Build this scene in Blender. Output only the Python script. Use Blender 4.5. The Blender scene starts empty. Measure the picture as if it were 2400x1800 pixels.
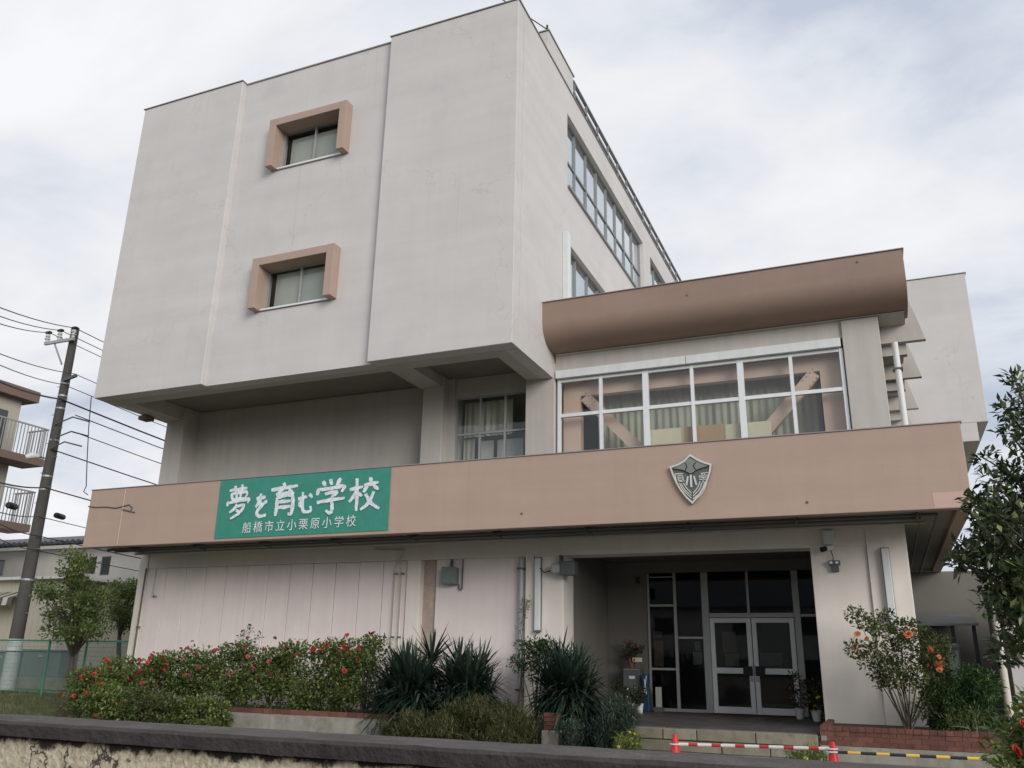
import bpy, math, random
import numpy as np
from mathutils import Vector, Matrix
R = math.radians
random.seed(7)
rng = np.random.default_rng(11)
scn = bpy.context.scene
col = scn.collection

# ------------------------------------------------------------------ camera
CAM = np.array([6.2421, -14.512, 1.30])
YAW, PITCH, ROLL, FPX = R(23.219), R(18.156), R(1.100), 1997.66
def _rot():
    cy, sy = math.cos(YAW), math.sin(YAW)
    f = np.array([-sy*math.cos(PITCH), cy*math.cos(PITCH), math.sin(PITCH)])
    rt = np.array([cy, sy, 0.0]); up = np.cross(rt, f)
    c, s = math.cos(ROLL), math.sin(ROLL)
    return np.array([c*rt+s*up, -s*rt+c*up, f])
RM = _rot()
cam = bpy.data.cameras.new('camera'); cam_o = bpy.data.objects.new('camera', cam)
col.objects.link(cam_o)
cam.sensor_width = 36.0; cam.lens = FPX/2400*36.0; cam.clip_start = 0.05; cam.clip_end = 2000
m = Matrix(((RM[0][0], RM[1][0], -RM[2][0], CAM[0]), (RM[0][1], RM[1][1], -RM[2][1], CAM[1]),
            (RM[0][2], RM[1][2], -RM[2][2], CAM[2]), (0, 0, 0, 1)))
cam_o.matrix_world = m
scn.camera = cam_o

def P(u, v, ax, val):
    """photo pixel (2400x1800) -> point where its ray meets the plane ax = val"""
    d = RM.T @ np.array([(u-1200)/FPX, (900-v)/FPX, 1.0])
    i = 'xyz'.index(ax)
    return CAM + d*((val-CAM[i])/d[i])

# ------------------------------------------------------------------ sky and sun
SUN_TO = Vector((0.78, -0.66, 0.35)).normalized()
w = bpy.data.worlds.new('World'); scn.world = w; w.use_nodes = True
nt = w.node_tree; nt.nodes.clear()
def wn(t, **k):
    n = nt.nodes.new(t)
    for a, b in k.items(): setattr(n, a, b)
    return n
out = wn('ShaderNodeOutputWorld'); bg = wn('ShaderNodeBackground'); bg.inputs['Strength'].default_value = 0.1
sky = wn('ShaderNodeTexSky', sky_type='NISHITA', sun_disc=False)
sky.sun_elevation = math.asin(SUN_TO.z); sky.sun_rotation = math.atan2(SUN_TO.x, SUN_TO.y)
sky.altitude = 0; sky.air_density = 1.0; sky.dust_density = 2.0
tc = wn('ShaderNodeTexCoord')
sep = wn('ShaderNodeSeparateXYZ'); nt.links.new(tc.outputs['Generated'], sep.inputs[0])
zz = wn('ShaderNodeMath', operation='ABSOLUTE'); nt.links.new(sep.outputs['Z'], zz.inputs[0])
za = wn('ShaderNodeMath', operation='ADD'); za.inputs[1].default_value = 0.22; nt.links.new(zz.outputs[0], za.inputs[0])
dv = wn('ShaderNodeVectorMath', operation='DIVIDE'); cmb = wn('ShaderNodeCombineXYZ')
for i in range(3): nt.links.new(za.outputs[0], cmb.inputs[i])
nt.links.new(tc.outputs['Generated'], dv.inputs[0]); nt.links.new(cmb.outputs[0], dv.inputs[1])
mp = wn('ShaderNodeMapping'); mp.inputs['Rotation'].default_value = (0, 0, R(20)); mp.inputs['Scale'].default_value = (0.72, 1.10, 0.35)
mp.inputs['Location'].default_value = (11.3, 0.9, 0)
nt.links.new(dv.outputs[0], mp.inputs[0])
n1 = wn('ShaderNodeTexNoise'); n1.inputs['Scale'].default_value = 2.1; n1.inputs['Detail'].default_value = 9; n1.inputs['Roughness'].default_value = 0.56
n1.inputs['Distortion'].default_value = 0.35
nt.links.new(mp.outputs[0], n1.inputs['Vector'])
cr = wn('ShaderNodeValToRGB'); nt.links.new(n1.outputs[0], cr.inputs[0])
e = cr.color_ramp.elements; e[0].position = 0.33; e[0].color = (3.6, 4.0, 4.75, 1); e[1].position = 0.68; e[1].color = (6.25, 6.3, 6.45, 1)
k = cr.color_ramp.elements.new(0.45); k.color = (4.95, 5.2, 5.65, 1)
k = cr.color_ramp.elements.new(0.55); k.color = (5.65, 5.75, 6.0, 1)
n2 = wn('ShaderNodeTexNoise'); n2.inputs['Scale'].default_value = 0.9; n2.inputs['Detail'].default_value = 4
nt.links.new(mp.outputs[0], n2.inputs['Vector'])
cr2 = wn('ShaderNodeValToRGB'); nt.links.new(n2.outputs[0], cr2.inputs[0])
cr2.color_ramp.elements[0].position = 0.30; cr2.color_ramp.elements[0].color = (0.80, 0.80, 0.80, 1)
cr2.color_ramp.elements[1].position = 0.48; cr2.color_ramp.elements[1].color = (1, 1, 1, 1)
mx = wn('ShaderNodeMix', data_type='RGBA')
nt.links.new(cr2.outputs[0], mx.inputs[0]); nt.links.new(sky.outputs[0], mx.inputs[6]); nt.links.new(cr.outputs[0], mx.inputs[7])
nt.links.new(mx.outputs[2], bg.inputs[0]); nt.links.new(bg.outputs[0], out.inputs[0])

sl = bpy.data.lights.new('sun', 'SUN'); sl.energy = 1.5; sl.angle = R(30); sl.color = (1.0, 0.97, 0.93)
so = bpy.data.objects.new('sun', sl); col.objects.link(so); so.location = (20, -20, 40)
so.rotation_euler = SUN_TO.to_track_quat('Z', 'Y').to_euler()
vs = scn.view_settings; vs.view_transform = 'Standard'; vs.look = 'None'; vs.gamma = 1; vs.use_curve_mapping = False
vs.exposure = 0.58

# ------------------------------------------------------------------ materials
def lin(h):
    if isinstance(h, str):
        h = h.lstrip('#'); c = [int(h[i:i+2], 16)/255 for i in (0, 2, 4)]
        return tuple(((x+0.055)/1.055)**2.4 if x > 0.04045 else x/12.92 for x in c)
    return h
def mat(name, c, rough=0.7, var=0.10, scale=2.0, bump=0.0, bscale=60.0, metal=0.0, streak=0.0, rnd=0.0, spec=0.35,
        dark=None, darkpos=(0.55, 0.75), darkscale=1.0, horiz=0.0, drip=0.0, crack=0.0):
    """plain surface: base colour with mottling, vertical rain streaks, optional stain colour, fine relief"""
    c = lin(c)
    M = bpy.data.materials.new(name); M.use_nodes = True
    t = M.node_tree; N = t.nodes; L = t.links; b = N['Principled BSDF']
    b.inputs['Roughness'].default_value = rough; b.inputs['Metallic'].default_value = metal
    b.inputs['Specular IOR Level'].default_value = spec
    geo = N.new('ShaderNodeNewGeometry')
    no = N.new('ShaderNodeTexNoise'); no.inputs['Scale'].default_value = scale; no.inputs['Detail'].default_value = 6; no.inputs['Roughness'].default_value = 0.6
    L.new(geo.outputs['Position'], no.inputs['Vector'])
    mr = N.new('ShaderNodeMapRange'); mr.inputs[1].default_value = 0.25; mr.inputs[2].default_value = 0.75
    mr.inputs[3].default_value = 1-var; mr.inputs[4].default_value = 1+var
    L.new(no.outputs[0], mr.inputs[0])
    fac = mr.outputs[0]
    if streak:
        mpn = N.new('ShaderNodeMapping'); mpn.inputs['Scale'].default_value = (7, 7, 0.35); L.new(geo.outputs['Position'], mpn.inputs[0])
        ns = N.new('ShaderNodeTexNoise'); ns.inputs['Scale'].default_value = 1.0; ns.inputs['Detail'].default_value = 5; L.new(mpn.outputs[0], ns.inputs['Vector'])
        m2 = N.new('ShaderNodeMapRange'); m2.inputs[1].default_value = 0.35; m2.inputs[2].default_value = 0.7
        m2.inputs[3].default_value = 1.0; m2.inputs[4].default_value = 1-streak; L.new(ns.outputs[0], m2.inputs[0])
        mu = N.new('ShaderNodeMath'); mu.operation = 'MULTIPLY'; L.new(fac, mu.inputs[0]); L.new(m2.outputs[0], mu.inputs[1]); fac = mu.outputs[0]
    if horiz:
        mpn = N.new('ShaderNodeMapping'); mpn.inputs['Scale'].default_value = (0.16, 0.16, 2.6); L.new(geo.outputs['Position'], mpn.inputs[0])
        ns = N.new('ShaderNodeTexNoise'); ns.inputs['Scale'].default_value = 1.0; ns.inputs['Detail'].default_value = 7; ns.inputs['Roughness'].default_value = 0.65; L.new(mpn.outputs[0], ns.inputs['Vector'])
        m2 = N.new('ShaderNodeMapRange'); m2.inputs[1].default_value = 0.3; m2.inputs[2].default_value = 0.7
        m2.inputs[3].default_value = 1+horiz; m2.inputs[4].default_value = 1-horiz; L.new(ns.outputs[0], m2.inputs[0])
        mu = N.new('ShaderNodeMath'); mu.operation = 'MULTIPLY'; L.new(fac, mu.inputs[0]); L.new(m2.outputs[0], mu.inputs[1]); fac = mu.outputs[0]
    if drip:
        mpn = N.new('ShaderNodeMapping'); mpn.inputs['Scale'].default_value = (4.2, 4.2, 0.16); L.new(geo.outputs['Position'], mpn.inputs[0])
        ns = N.new('ShaderNodeTexNoise'); ns.inputs['Scale'].default_value = 1.0; ns.inputs['Detail'].default_value = 6; ns.inputs['Roughness'].default_value = 0.7; L.new(mpn.outputs[0], ns.inputs['Vector'])
        m2 = N.new('ShaderNodeMapRange'); m2.inputs[1].default_value = 0.60; m2.inputs[2].default_value = 0.74; m2.inputs[3].default_value = 1.0; m2.inputs[4].default_value = 1-drip; L.new(ns.outputs[0], m2.inputs[0])
        mu = N.new('ShaderNodeMath'); mu.operation = 'MULTIPLY'; L.new(fac, mu.inputs[0]); L.new(m2.outputs[0], mu.inputs[1]); fac = mu.outputs[0]
    if crack:
        n5 = N.new('ShaderNodeTexNoise'); n5.inputs['Scale'].default_value = 1.6; n5.inputs['Detail'].default_value = 5; L.new(geo.outputs['Position'], n5.inputs['Vector'])
        s5 = N.new('ShaderNodeVectorMath'); s5.operation = 'SCALE'; s5.inputs['Scale'].default_value = 1.6; L.new(n5.outputs['Color'], s5.inputs[0])
        a5 = N.new('ShaderNodeVectorMath'); a5.operation = 'ADD'; L.new(s5.outputs[0], a5.inputs[0]); L.new(geo.outputs['Position'], a5.inputs[1])
        v5 = N.new('ShaderNodeTexVoronoi'); v5.feature = 'DISTANCE_TO_EDGE'; v5.inputs['Scale'].default_value = 0.22; L.new(a5.outputs[0], v5.inputs['Vector'])
        m2 = N.new('ShaderNodeMapRange'); m2.inputs[1].default_value = 0.0008; m2.inputs[2].default_value = 0.004; m2.inputs[3].default_value = 1-crack; m2.inputs[4].default_value = 1.0; L.new(v5.outputs['Distance'], m2.inputs[0])
        mu = N.new('ShaderNodeMath'); mu.operation = 'MULTIPLY'; L.new(fac, mu.inputs[0]); L.new(m2.outputs[0], mu.inputs[1]); fac = mu.outputs[0]
    if rnd:
        oi = N.new('ShaderNodeObjectInfo'); m3 = N.new('ShaderNodeMapRange'); m3.inputs[3].default_value = 1-rnd; m3.inputs[4].default_value = 1+rnd
        L.new(oi.outputs['Random'], m3.inputs[0])
        mu = N.new('ShaderNodeMath'); mu.operation = 'MULTIPLY'; L.new(fac, mu.inputs[0]); L.new(m3.outputs[0], mu.inputs[1]); fac = mu.outputs[0]
    vm = N.new('ShaderNodeVectorMath'); vm.operation = 'SCALE'; vm.inputs[0].default_value = c; L.new(fac, vm.inputs['Scale'])
    colour = vm.outputs[0]
    if dark is not None:
        nd = N.new('ShaderNodeTexNoise'); nd.inputs['Scale'].default_value = darkscale; nd.inputs['Detail'].default_value = 7; nd.inputs['Roughness'].default_value = 0.65
        L.new(geo.outputs['Position'], nd.inputs['Vector'])
        md = N.new('ShaderNodeMapRange'); md.inputs[1].default_value, md.inputs[2].default_value = darkpos; L.new(nd.outputs[0], md.inputs[0])
        mi = N.new('ShaderNodeMix'); mi.data_type = 'RGBA'; L.new(md.outputs[0], mi.inputs[0]); L.new(colour, mi.inputs[6])
        mi.inputs[7].default_value = (*lin(dark), 1); colour = mi.outputs[2]
    L.new(colour, b.inputs['Base Color'])
    if bump:
        nb = N.new('ShaderNodeTexNoise'); nb.inputs['Scale'].default_value = bscale; nb.inputs['Detail'].default_value = 3; L.new(geo.outputs['Position'], nb.inputs['Vector'])
        bu = N.new('ShaderNodeBump'); bu.inputs['Strength'].default_value = bump; bu.inputs['Distance'].default_value = 0.02
        L.new(nb.outputs[0], bu.inputs['Height']); L.new(bu.outputs[0], b.inputs['Normal'])
    return M

def glass_mat(name, tint=(0.75, 0.8, 0.8), refl=1.0):
    M = bpy.data.materials.new(name); M.use_nodes = True; t = M.node_tree; N = t.nodes; L = t.links; N.clear()
    o = N.new('ShaderNodeOutputMaterial'); mixn = N.new('ShaderNodeMixShader'); tr = N.new('ShaderNodeBsdfTransparent'); gl = N.new('ShaderNodeBsdfGlossy')
    tr.inputs[0].default_value = (*tint, 1); gl.inputs['Roughness'].default_value = 0.02; gl.inputs['Color'].default_value = (0.9, 0.92, 0.95, 1)
    # Schlick reflectance, the same from either side of the thin pane
    ge = N.new('ShaderNodeNewGeometry'); dt = N.new('ShaderNodeVectorMath'); dt.operation = 'DOT_PRODUCT'; L.new(ge.outputs['Normal'], dt.inputs[0]); L.new(ge.outputs['Incoming'], dt.inputs[1])
    ab = N.new('ShaderNodeMath'); ab.operation = 'ABSOLUTE'; L.new(dt.outputs['Value'], ab.inputs[0])
    om = N.new('ShaderNodeMath'); om.operation = 'SUBTRACT'; om.inputs[0].default_value = 1.0; L.new(ab.outputs[0], om.inputs[1])
    pw_ = N.new('ShaderNodeMath'); pw_.operation = 'POWER'; pw_.inputs[1].default_value = 5.0; L.new(om.outputs[0], pw_.inputs[0])
    mu = N.new('ShaderNodeMath'); mu.operation = 'MULTIPLY_ADD'; mu.inputs[1].default_value = 0.9*refl; mu.inputs[2].default_value = 0.04*refl; mu.use_clamp = True
    L.new(pw_.outputs[0], mu.inputs[0]); L.new(mu.outputs[0], mixn.inputs[0]); L.new(tr.outputs[0], mixn.inputs[1]); L.new(gl.outputs[0], mixn.inputs[2])
    L.new(mixn.outputs[0], o.inputs[0])
    return M

def leaf_mat(name, c0, c1, c2=None, rough=0.45, trans=0.28):
    """foliage: colour from a per-leaf attribute, part of the light passes through"""
    M = bpy.data.materials.new(name); M.use_nodes = True; t = M.node_tree; N = t.nodes; L = t.links; b = N['Principled BSDF']; o = N['Material Output']
    at = N.new('ShaderNodeAttribute'); at.attribute_name = 'leafvar'
    rp = N.new('ShaderNodeValToRGB'); el = rp.color_ramp.elements
    el[0].position = 0.0; el[0].color = (*lin(c0), 1); el[1].position = 0.85; el[1].color = (*lin(c1), 1)
    if c2: q = rp.color_ramp.elements.new(1.0); q.color = (*lin(c2), 1)
    L.new(at.outputs['Fac'], rp.inputs[0]); L.new(rp.outputs[0], b.inputs['Base Color'])
    b.inputs['Roughness'].default_value = rough; b.inputs['Specular IOR Level'].default_value = 0.4
    tl = N.new('ShaderNodeBsdfTranslucent'); L.new(rp.outputs[0], tl.inputs[0])
    ms = N.new('ShaderNodeMixShader'); ms.inputs[0].default_value = trans
    L.new(b.outputs[0], ms.inputs[1]); L.new(tl.outputs[0], ms.inputs[2]); L.new(ms.outputs[0], o.inputs[0])
    return M

def stripe_mat(name, ca, cb, period, duty=0.5, rough=0.4, axis=0):
    """two-colour tape bands along the object's own axis"""
    M = bpy.data.materials.new(name); M.use_nodes = True; t = M.node_tree; N = t.nodes; L = t.links; b = N['Principled BSDF']
    b.inputs['Roughness'].default_value = rough
    tcn = N.new('ShaderNodeTexCoord'); sp = N.new('ShaderNodeSeparateXYZ'); L.new(tcn.outputs['Object'], sp.inputs[0])
    d = N.new('ShaderNodeMath'); d.operation = 'DIVIDE'; d.inputs[1].default_value = period; L.new(sp.outputs[axis], d.inputs[0])
    f = N.new('ShaderNodeMath'); f.operation = 'FRACT'; L.new(d.outputs[0], f.inputs[0])
    g = N.new('ShaderNodeMath'); g.operation = 'GREATER_THAN'; g.inputs[1].default_value = duty; L.new(f.outputs[0], g.inputs[0])
    mi = N.new('ShaderNodeMix'); mi.data_type = 'RGBA'; L.new(g.outputs[0], mi.inputs[0]); mi.inputs[6].default_value = (*lin(ca), 1); mi.inputs[7].default_value = (*lin(cb), 1)
    L.new(mi.outputs[2], b.inputs['Base Color'])
    return M

MT = {}
MT['wall'] = mat('wall_paint', (0.56, 0.535, 0.52), 0.75, 0.055, 0.8, bump=0.12, bscale=35, streak=0.02, horiz=0.045, drip=0.08, crack=0.12, dark=(0.47, 0.46, 0.45), darkpos=(0.56, 0.80), darkscale=0.55)
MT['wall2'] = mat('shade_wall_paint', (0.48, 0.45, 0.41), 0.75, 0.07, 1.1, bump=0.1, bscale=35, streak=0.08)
MT['pink'] = mat('pinkish_wall_paint', (0.76, 0.68, 0.655), 0.7, 0.06, 1.2, bump=0.08, bscale=30, streak=0.06)
MT['pillar'] = mat('cream_pillar_paint', (0.76, 0.70, 0.635), 0.7, 0.06, 1.3, bump=0.1, bscale=35, streak=0.06)
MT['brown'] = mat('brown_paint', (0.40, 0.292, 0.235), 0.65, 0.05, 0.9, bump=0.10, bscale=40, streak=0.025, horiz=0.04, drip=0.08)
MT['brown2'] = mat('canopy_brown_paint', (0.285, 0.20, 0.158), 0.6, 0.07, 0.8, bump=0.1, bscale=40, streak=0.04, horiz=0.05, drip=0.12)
MT['strip'] = mat('rough_beige_strip', (0.44, 0.36, 0.31), 0.85, 0.2, 6, bump=0.5, bscale=25, streak=0.2)
MT['coping_face'] = mat('dark_coping_face', (0.046, 0.041, 0.037), 0.95, 0.4, 8, bump=0.5, bscale=45)  # darker tone for the street-side faces of the coping
MT['brownpatch'] = mat('repainted_patch', (0.52, 0.36, 0.31), 0.6, 0.03, 2)
MT['concrete'] = mat('concrete', (0.29, 0.275, 0.235), 0.85, 0.2, 3.0, bump=0.3, bscale=50, streak=0.2, dark=(0.13, 0.12, 0.09), darkpos=(0.48, 0.8), darkscale=2.5)
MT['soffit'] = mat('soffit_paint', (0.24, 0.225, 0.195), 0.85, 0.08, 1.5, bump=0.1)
MT['porchwall'] = mat('porch_paint_with_shade', (0.17, 0.16, 0.14), 0.8, 0.07, 1.5, bump=0.1)  # even colour darkened to carry the shade inside the porch
MT['roofcap'] = mat('parapet_cap_metal', (0.30, 0.28, 0.27), 0.5, 0.1, 4, metal=0.3)
MT['alu'] = mat('aluminium_frame', (0.72, 0.74, 0.75), 0.35, 0.04, 5, metal=0.1)
MT['alu_dull'] = mat('dull_aluminium', (0.36, 0.37, 0.36), 0.45, 0.06, 5, metal=0.4)
MT['alu_side'] = mat('side_window_aluminium', (0.25, 0.26, 0.26), 0.45, 0.06, 5, metal=0.4)
MT['whitemetal'] = mat('white_metal', (0.66, 0.68, 0.67), 0.45, 0.05, 4, streak=0.08)
MT['greypipe'] = mat('grey_plastic_pipe', (0.42, 0.44, 0.45), 0.45, 0.08, 3, streak=0.15)
MT['creampipe'] = mat('cream_pipe', (0.60, 0.55, 0.47), 0.5, 0.06, 3)
MT['darkpipe'] = mat('dark_pipe', (0.11, 0.105, 0.10), 0.55, 0.1, 3)
MT['darkgrey'] = mat('dark_grey_metal', (0.10, 0.11, 0.11), 0.5, 0.08, 4)
MT['greengrey'] = mat('grey_green_box', (0.17, 0.20, 0.20), 0.5, 0.06, 4)
MT['black'] = mat('black_rubber', (0.015, 0.015, 0.016), 0.6, 0.05, 4)
MT['glass'] = glass_mat('window_glass', (0.9, 0.92, 0.91), 0.85)
MT['glass_side'] = glass_mat('side_window_glass', (0.8, 0.85, 0.86), 3.0)
MT['glass_dark'] = glass_mat('entrance_glass', (0.55, 0.57, 0.58), 0.8)
MT['interior'] = mat('interior_wall', (0.42, 0.40, 0.36), 0.9, 0.05, 1)
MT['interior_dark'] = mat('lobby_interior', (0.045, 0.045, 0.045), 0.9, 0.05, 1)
MT['curtain'] = mat('curtain_cloth', (0.56, 0.54, 0.45), 0.9, 0.05, 3)
MT['blind'] = mat('grey_blind', (0.42, 0.42, 0.38), 0.9, 0.05, 3)
MT['pinksteel'] = mat('pink_painted_steel', (0.74, 0.52, 0.43), 0.5, 0.04, 3)
MT['board_cream'] = mat('cream_board', (0.72, 0.63, 0.47), 0.8, 0.05, 4)
MT['board_brown'] = mat('brown_board', (0.50, 0.32, 0.19), 0.8, 0.07, 6)
MT['paper'] = mat('paper', (0.62, 0.58, 0.42), 0.9, 0.04, 4)
MT['paperwhite'] = mat('white_paper', (0.68, 0.68, 0.66), 0.9, 0.04, 4)
MT['paperpink'] = mat('pink_paper', (0.5, 0.25, 0.27), 0.9, 0.04, 4)
MT['banner'] = mat('green_banner_cloth', (0.042, 0.235, 0.18), 0.7, 0.10, 5, bump=0.35, bscale=7)
MT['bannertext'] = mat('white_banner_paint', (0.64, 0.68, 0.71), 0.7, 0.30, 14)
MT['silver'] = mat('cast_aluminium', (0.62, 0.62, 0.58), 0.42, 0.10, 12, metal=0.35)
MT['emb_grey'] = mat('emblem_grey_enamel', (0.22, 0.225, 0.21), 0.45, 0.1, 14, metal=0.2)
MT['emb_dark'] = mat('emblem_dark_enamel', (0.10, 0.115, 0.10), 0.5, 0.12, 14)
MT['brick'] = mat('red_brick', (0.135, 0.056, 0.042), 0.85, 0.25, 9, bump=0.4, bscale=60, rnd=0.25)
MT['mortar'] = mat('mortar', (0.27, 0.24, 0.21), 0.9, 0.15, 8, bump=0.3)
MT['block'] = mat('step_block', (0.22, 0.20, 0.15), 0.9, 0.2, 5, bump=0.4, bscale=50, rnd=0.2, dark=(0.13, 0.125, 0.10), darkpos=(0.5, 0.75), darkscale=4)
MT['soil'] = mat('soil', (0.065, 0.05, 0.036), 0.95, 0.3, 6, bump=0.6, bscale=30)
MT['pave'] = mat('worn_concrete_paving', (0.25, 0.24, 0.215), 0.9, 0.2, 1.2, bump=0.3, bscale=40, dark=(0.15, 0.14, 0.12), darkpos=(0.45, 0.75), darkscale=0.8)
MT['asphalt'] = mat('asphalt', (0.055, 0.055, 0.057), 0.9, 0.2, 6, bump=0.4, bscale=90)
MT['grass'] = mat('grass_soil', (0.075, 0.085, 0.03), 0.95, 0.35, 3, bump=0.6, bscale=40, dark=(0.14, 0.115, 0.075), darkpos=(0.5, 0.62), darkscale=0.7)
MT['coping'] = mat('weathered_coping', (0.085, 0.076, 0.070), 0.9, 0.35, 7, bump=0.5, bscale=45, dark=(0.16, 0.15, 0.14), darkpos=(0.58, 0.72), darkscale=9)
MT['pole'] = mat('concrete_pole', (0.085, 0.08, 0.072), 0.85, 0.12, 3, streak=0.12, bump=0.15)
MT['polesleeve'] = mat('pole_base_sleeve', (0.42, 0.45, 0.44), 0.6, 0.08, 3)
MT['galv'] = mat('galvanised_steel', (0.40, 0.42, 0.43), 0.45, 0.08, 6, metal=0.5)
MT['ceramic'] = mat('insulator_ceramic', (0.55, 0.54, 0.52), 0.3, 0.04, 6)
MT['wire'] = mat('black_cable', (0.035, 0.036, 0.04), 0.6, 0.05, 2)
MT['fence'] = mat('green_fence_coating', (0.075, 0.22, 0.165), 0.45, 0.08, 4)
MT['bark'] = mat('bark', (0.085, 0.068, 0.052), 0.9, 0.25, 12, bump=0.5, bscale=50)
MT['stem'] = mat('shrub_stem', (0.17, 0.15, 0.115), 0.85, 0.2, 12)
MT['house'] = mat('house_siding', (0.58, 0.565, 0.53), 0.8, 0.05, 1, streak=0.06)
MT['house2'] = mat('yellowish_house_wall', (0.52, 0.49, 0.41), 0.8, 0.06, 1, streak=0.08)
MT['rooftile'] = mat('dark_roof_tile', (0.075, 0.078, 0.088), 0.6, 0.15, 4, rnd=0.15)
MT['apt'] = mat('apartment_wall', (0.42, 0.385, 0.32), 0.8, 0.06, 1, streak=0.05)
MT['apt_brown'] = mat('apartment_brown_trim', (0.17, 0.115, 0.095), 0.7, 0.06, 1)
MT['darkglass'] = mat('dark_window_pane', (0.05, 0.055, 0.06), 0.12, 0.1, 1, spec=0.6)
MT['conered'] = mat('red_cone_plastic', (0.62, 0.035, 0.040), 0.4, 0.05, 4)
MT['redwhite'] = stripe_mat('red_white_tape', (0.75, 0.74, 0.70), (0.50, 0.03, 0.04), 0.262, 0.6)
MT['yellowblack'] = stripe_mat('yellow_black_tape', (0.02, 0.02, 0.02), (0.72, 0.50, 0.08), 0.285, 0.55)
MT['tile'] = mat('porch_floor_tile', (0.095, 0.085, 0.08), 0.55, 0.1, 4, rnd=0.2)
MT['mat_red'] = mat('red_door_mat', (0.10, 0.02, 0.02), 0.95, 0.15, 20)
MT['pot'] = mat('white_plant_pot', (0.55, 0.55, 0.53), 0.5, 0.06, 6)
MT['pot_clay'] = mat('clay_plant_pot', (0.20, 0.085, 0.06), 0.8, 0.1, 6)
MT['blue'] = mat('blue_plastic', (0.015, 0.055, 0.12), 0.4, 0.05, 6)
MT['lampglow'] = bpy.data.materials.new('ceiling_lamp_glow'); MT['lampglow'].use_nodes = True
_b = MT['lampglow'].node_tree.nodes['Principled BSDF']; _b.inputs['Emission Color'].default_value = (1, 0.93, 0.7, 1); _b.inputs['Emission Strength'].default_value = 3.0
MT['leaf_rose'] = leaf_mat('rose_leaf', (0.050, 0.085, 0.022), (0.17, 0.225, 0.06), (0.32, 0.35, 0.12))
MT['leaf_dark'] = leaf_mat('camellia_leaf', (0.018, 0.034, 0.014), (0.062, 0.092, 0.032), (0.22, 0.27, 0.10), rough=0.28, trans=0.15)
MT['leaf_tree'] = leaf_mat('young_tree_leaf', (0.045, 0.080, 0.020), (0.17, 0.23, 0.055), (0.36, 0.38, 0.11))
MT['leaf_yucca'] = leaf_mat('yucca_blade', (0.014, 0.030, 0.020), (0.048, 0.078, 0.050), (0.13, 0.16, 0.10), rough=0.4, trans=0.08)
MT['leaf_olive'] = leaf_mat('olive_scrub_leaf', (0.040, 0.048, 0.016), (0.11, 0.115, 0.042), (0.17, 0.16, 0.07))
MT['leaf_hib'] = leaf_mat('hibiscus_leaf', (0.035, 0.052, 0.018), (0.115, 0.135, 0.045), (0.22, 0.23, 0.08))
MT['leaf_fern'] = leaf_mat('fern_leaf', (0.020, 0.055, 0.016), (0.065, 0.125, 0.036), (0.12, 0.2, 0.06))
MT['leaf_grass'] = leaf_mat('lawn_blade', (0.045, 0.070, 0.018), (0.10, 0.13, 0.035), (0.17, 0.18, 0.06))
MT['leaf_pot'] = leaf_mat('potted_leaf', (0.02, 0.035, 0.012), (0.06, 0.085, 0.03), (0.14, 0.13, 0.04))
MT['petal_red'] = mat('red_petal', (0.44, 0.035, 0.03), 0.6, 0.25, 30, rnd=0.25)
MT['petal_pink'] = mat('dusty_red_petal', (0.33, 0.06, 0.07), 0.6, 0.25, 30, rnd=0.25)
MT['petal_orange'] = mat('orange_petal', (0.72, 0.22, 0.09), 0.6, 0.2, 30, rnd=0.2)
MT['petal_yellow'] = mat('yellow_petal', (0.62, 0.47, 0.05), 0.6, 0.2, 30, rnd=0.2)
MT['petal_white'] = mat('white_petal', (0.62, 0.55, 0.50), 0.6, 0.2, 30)

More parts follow.
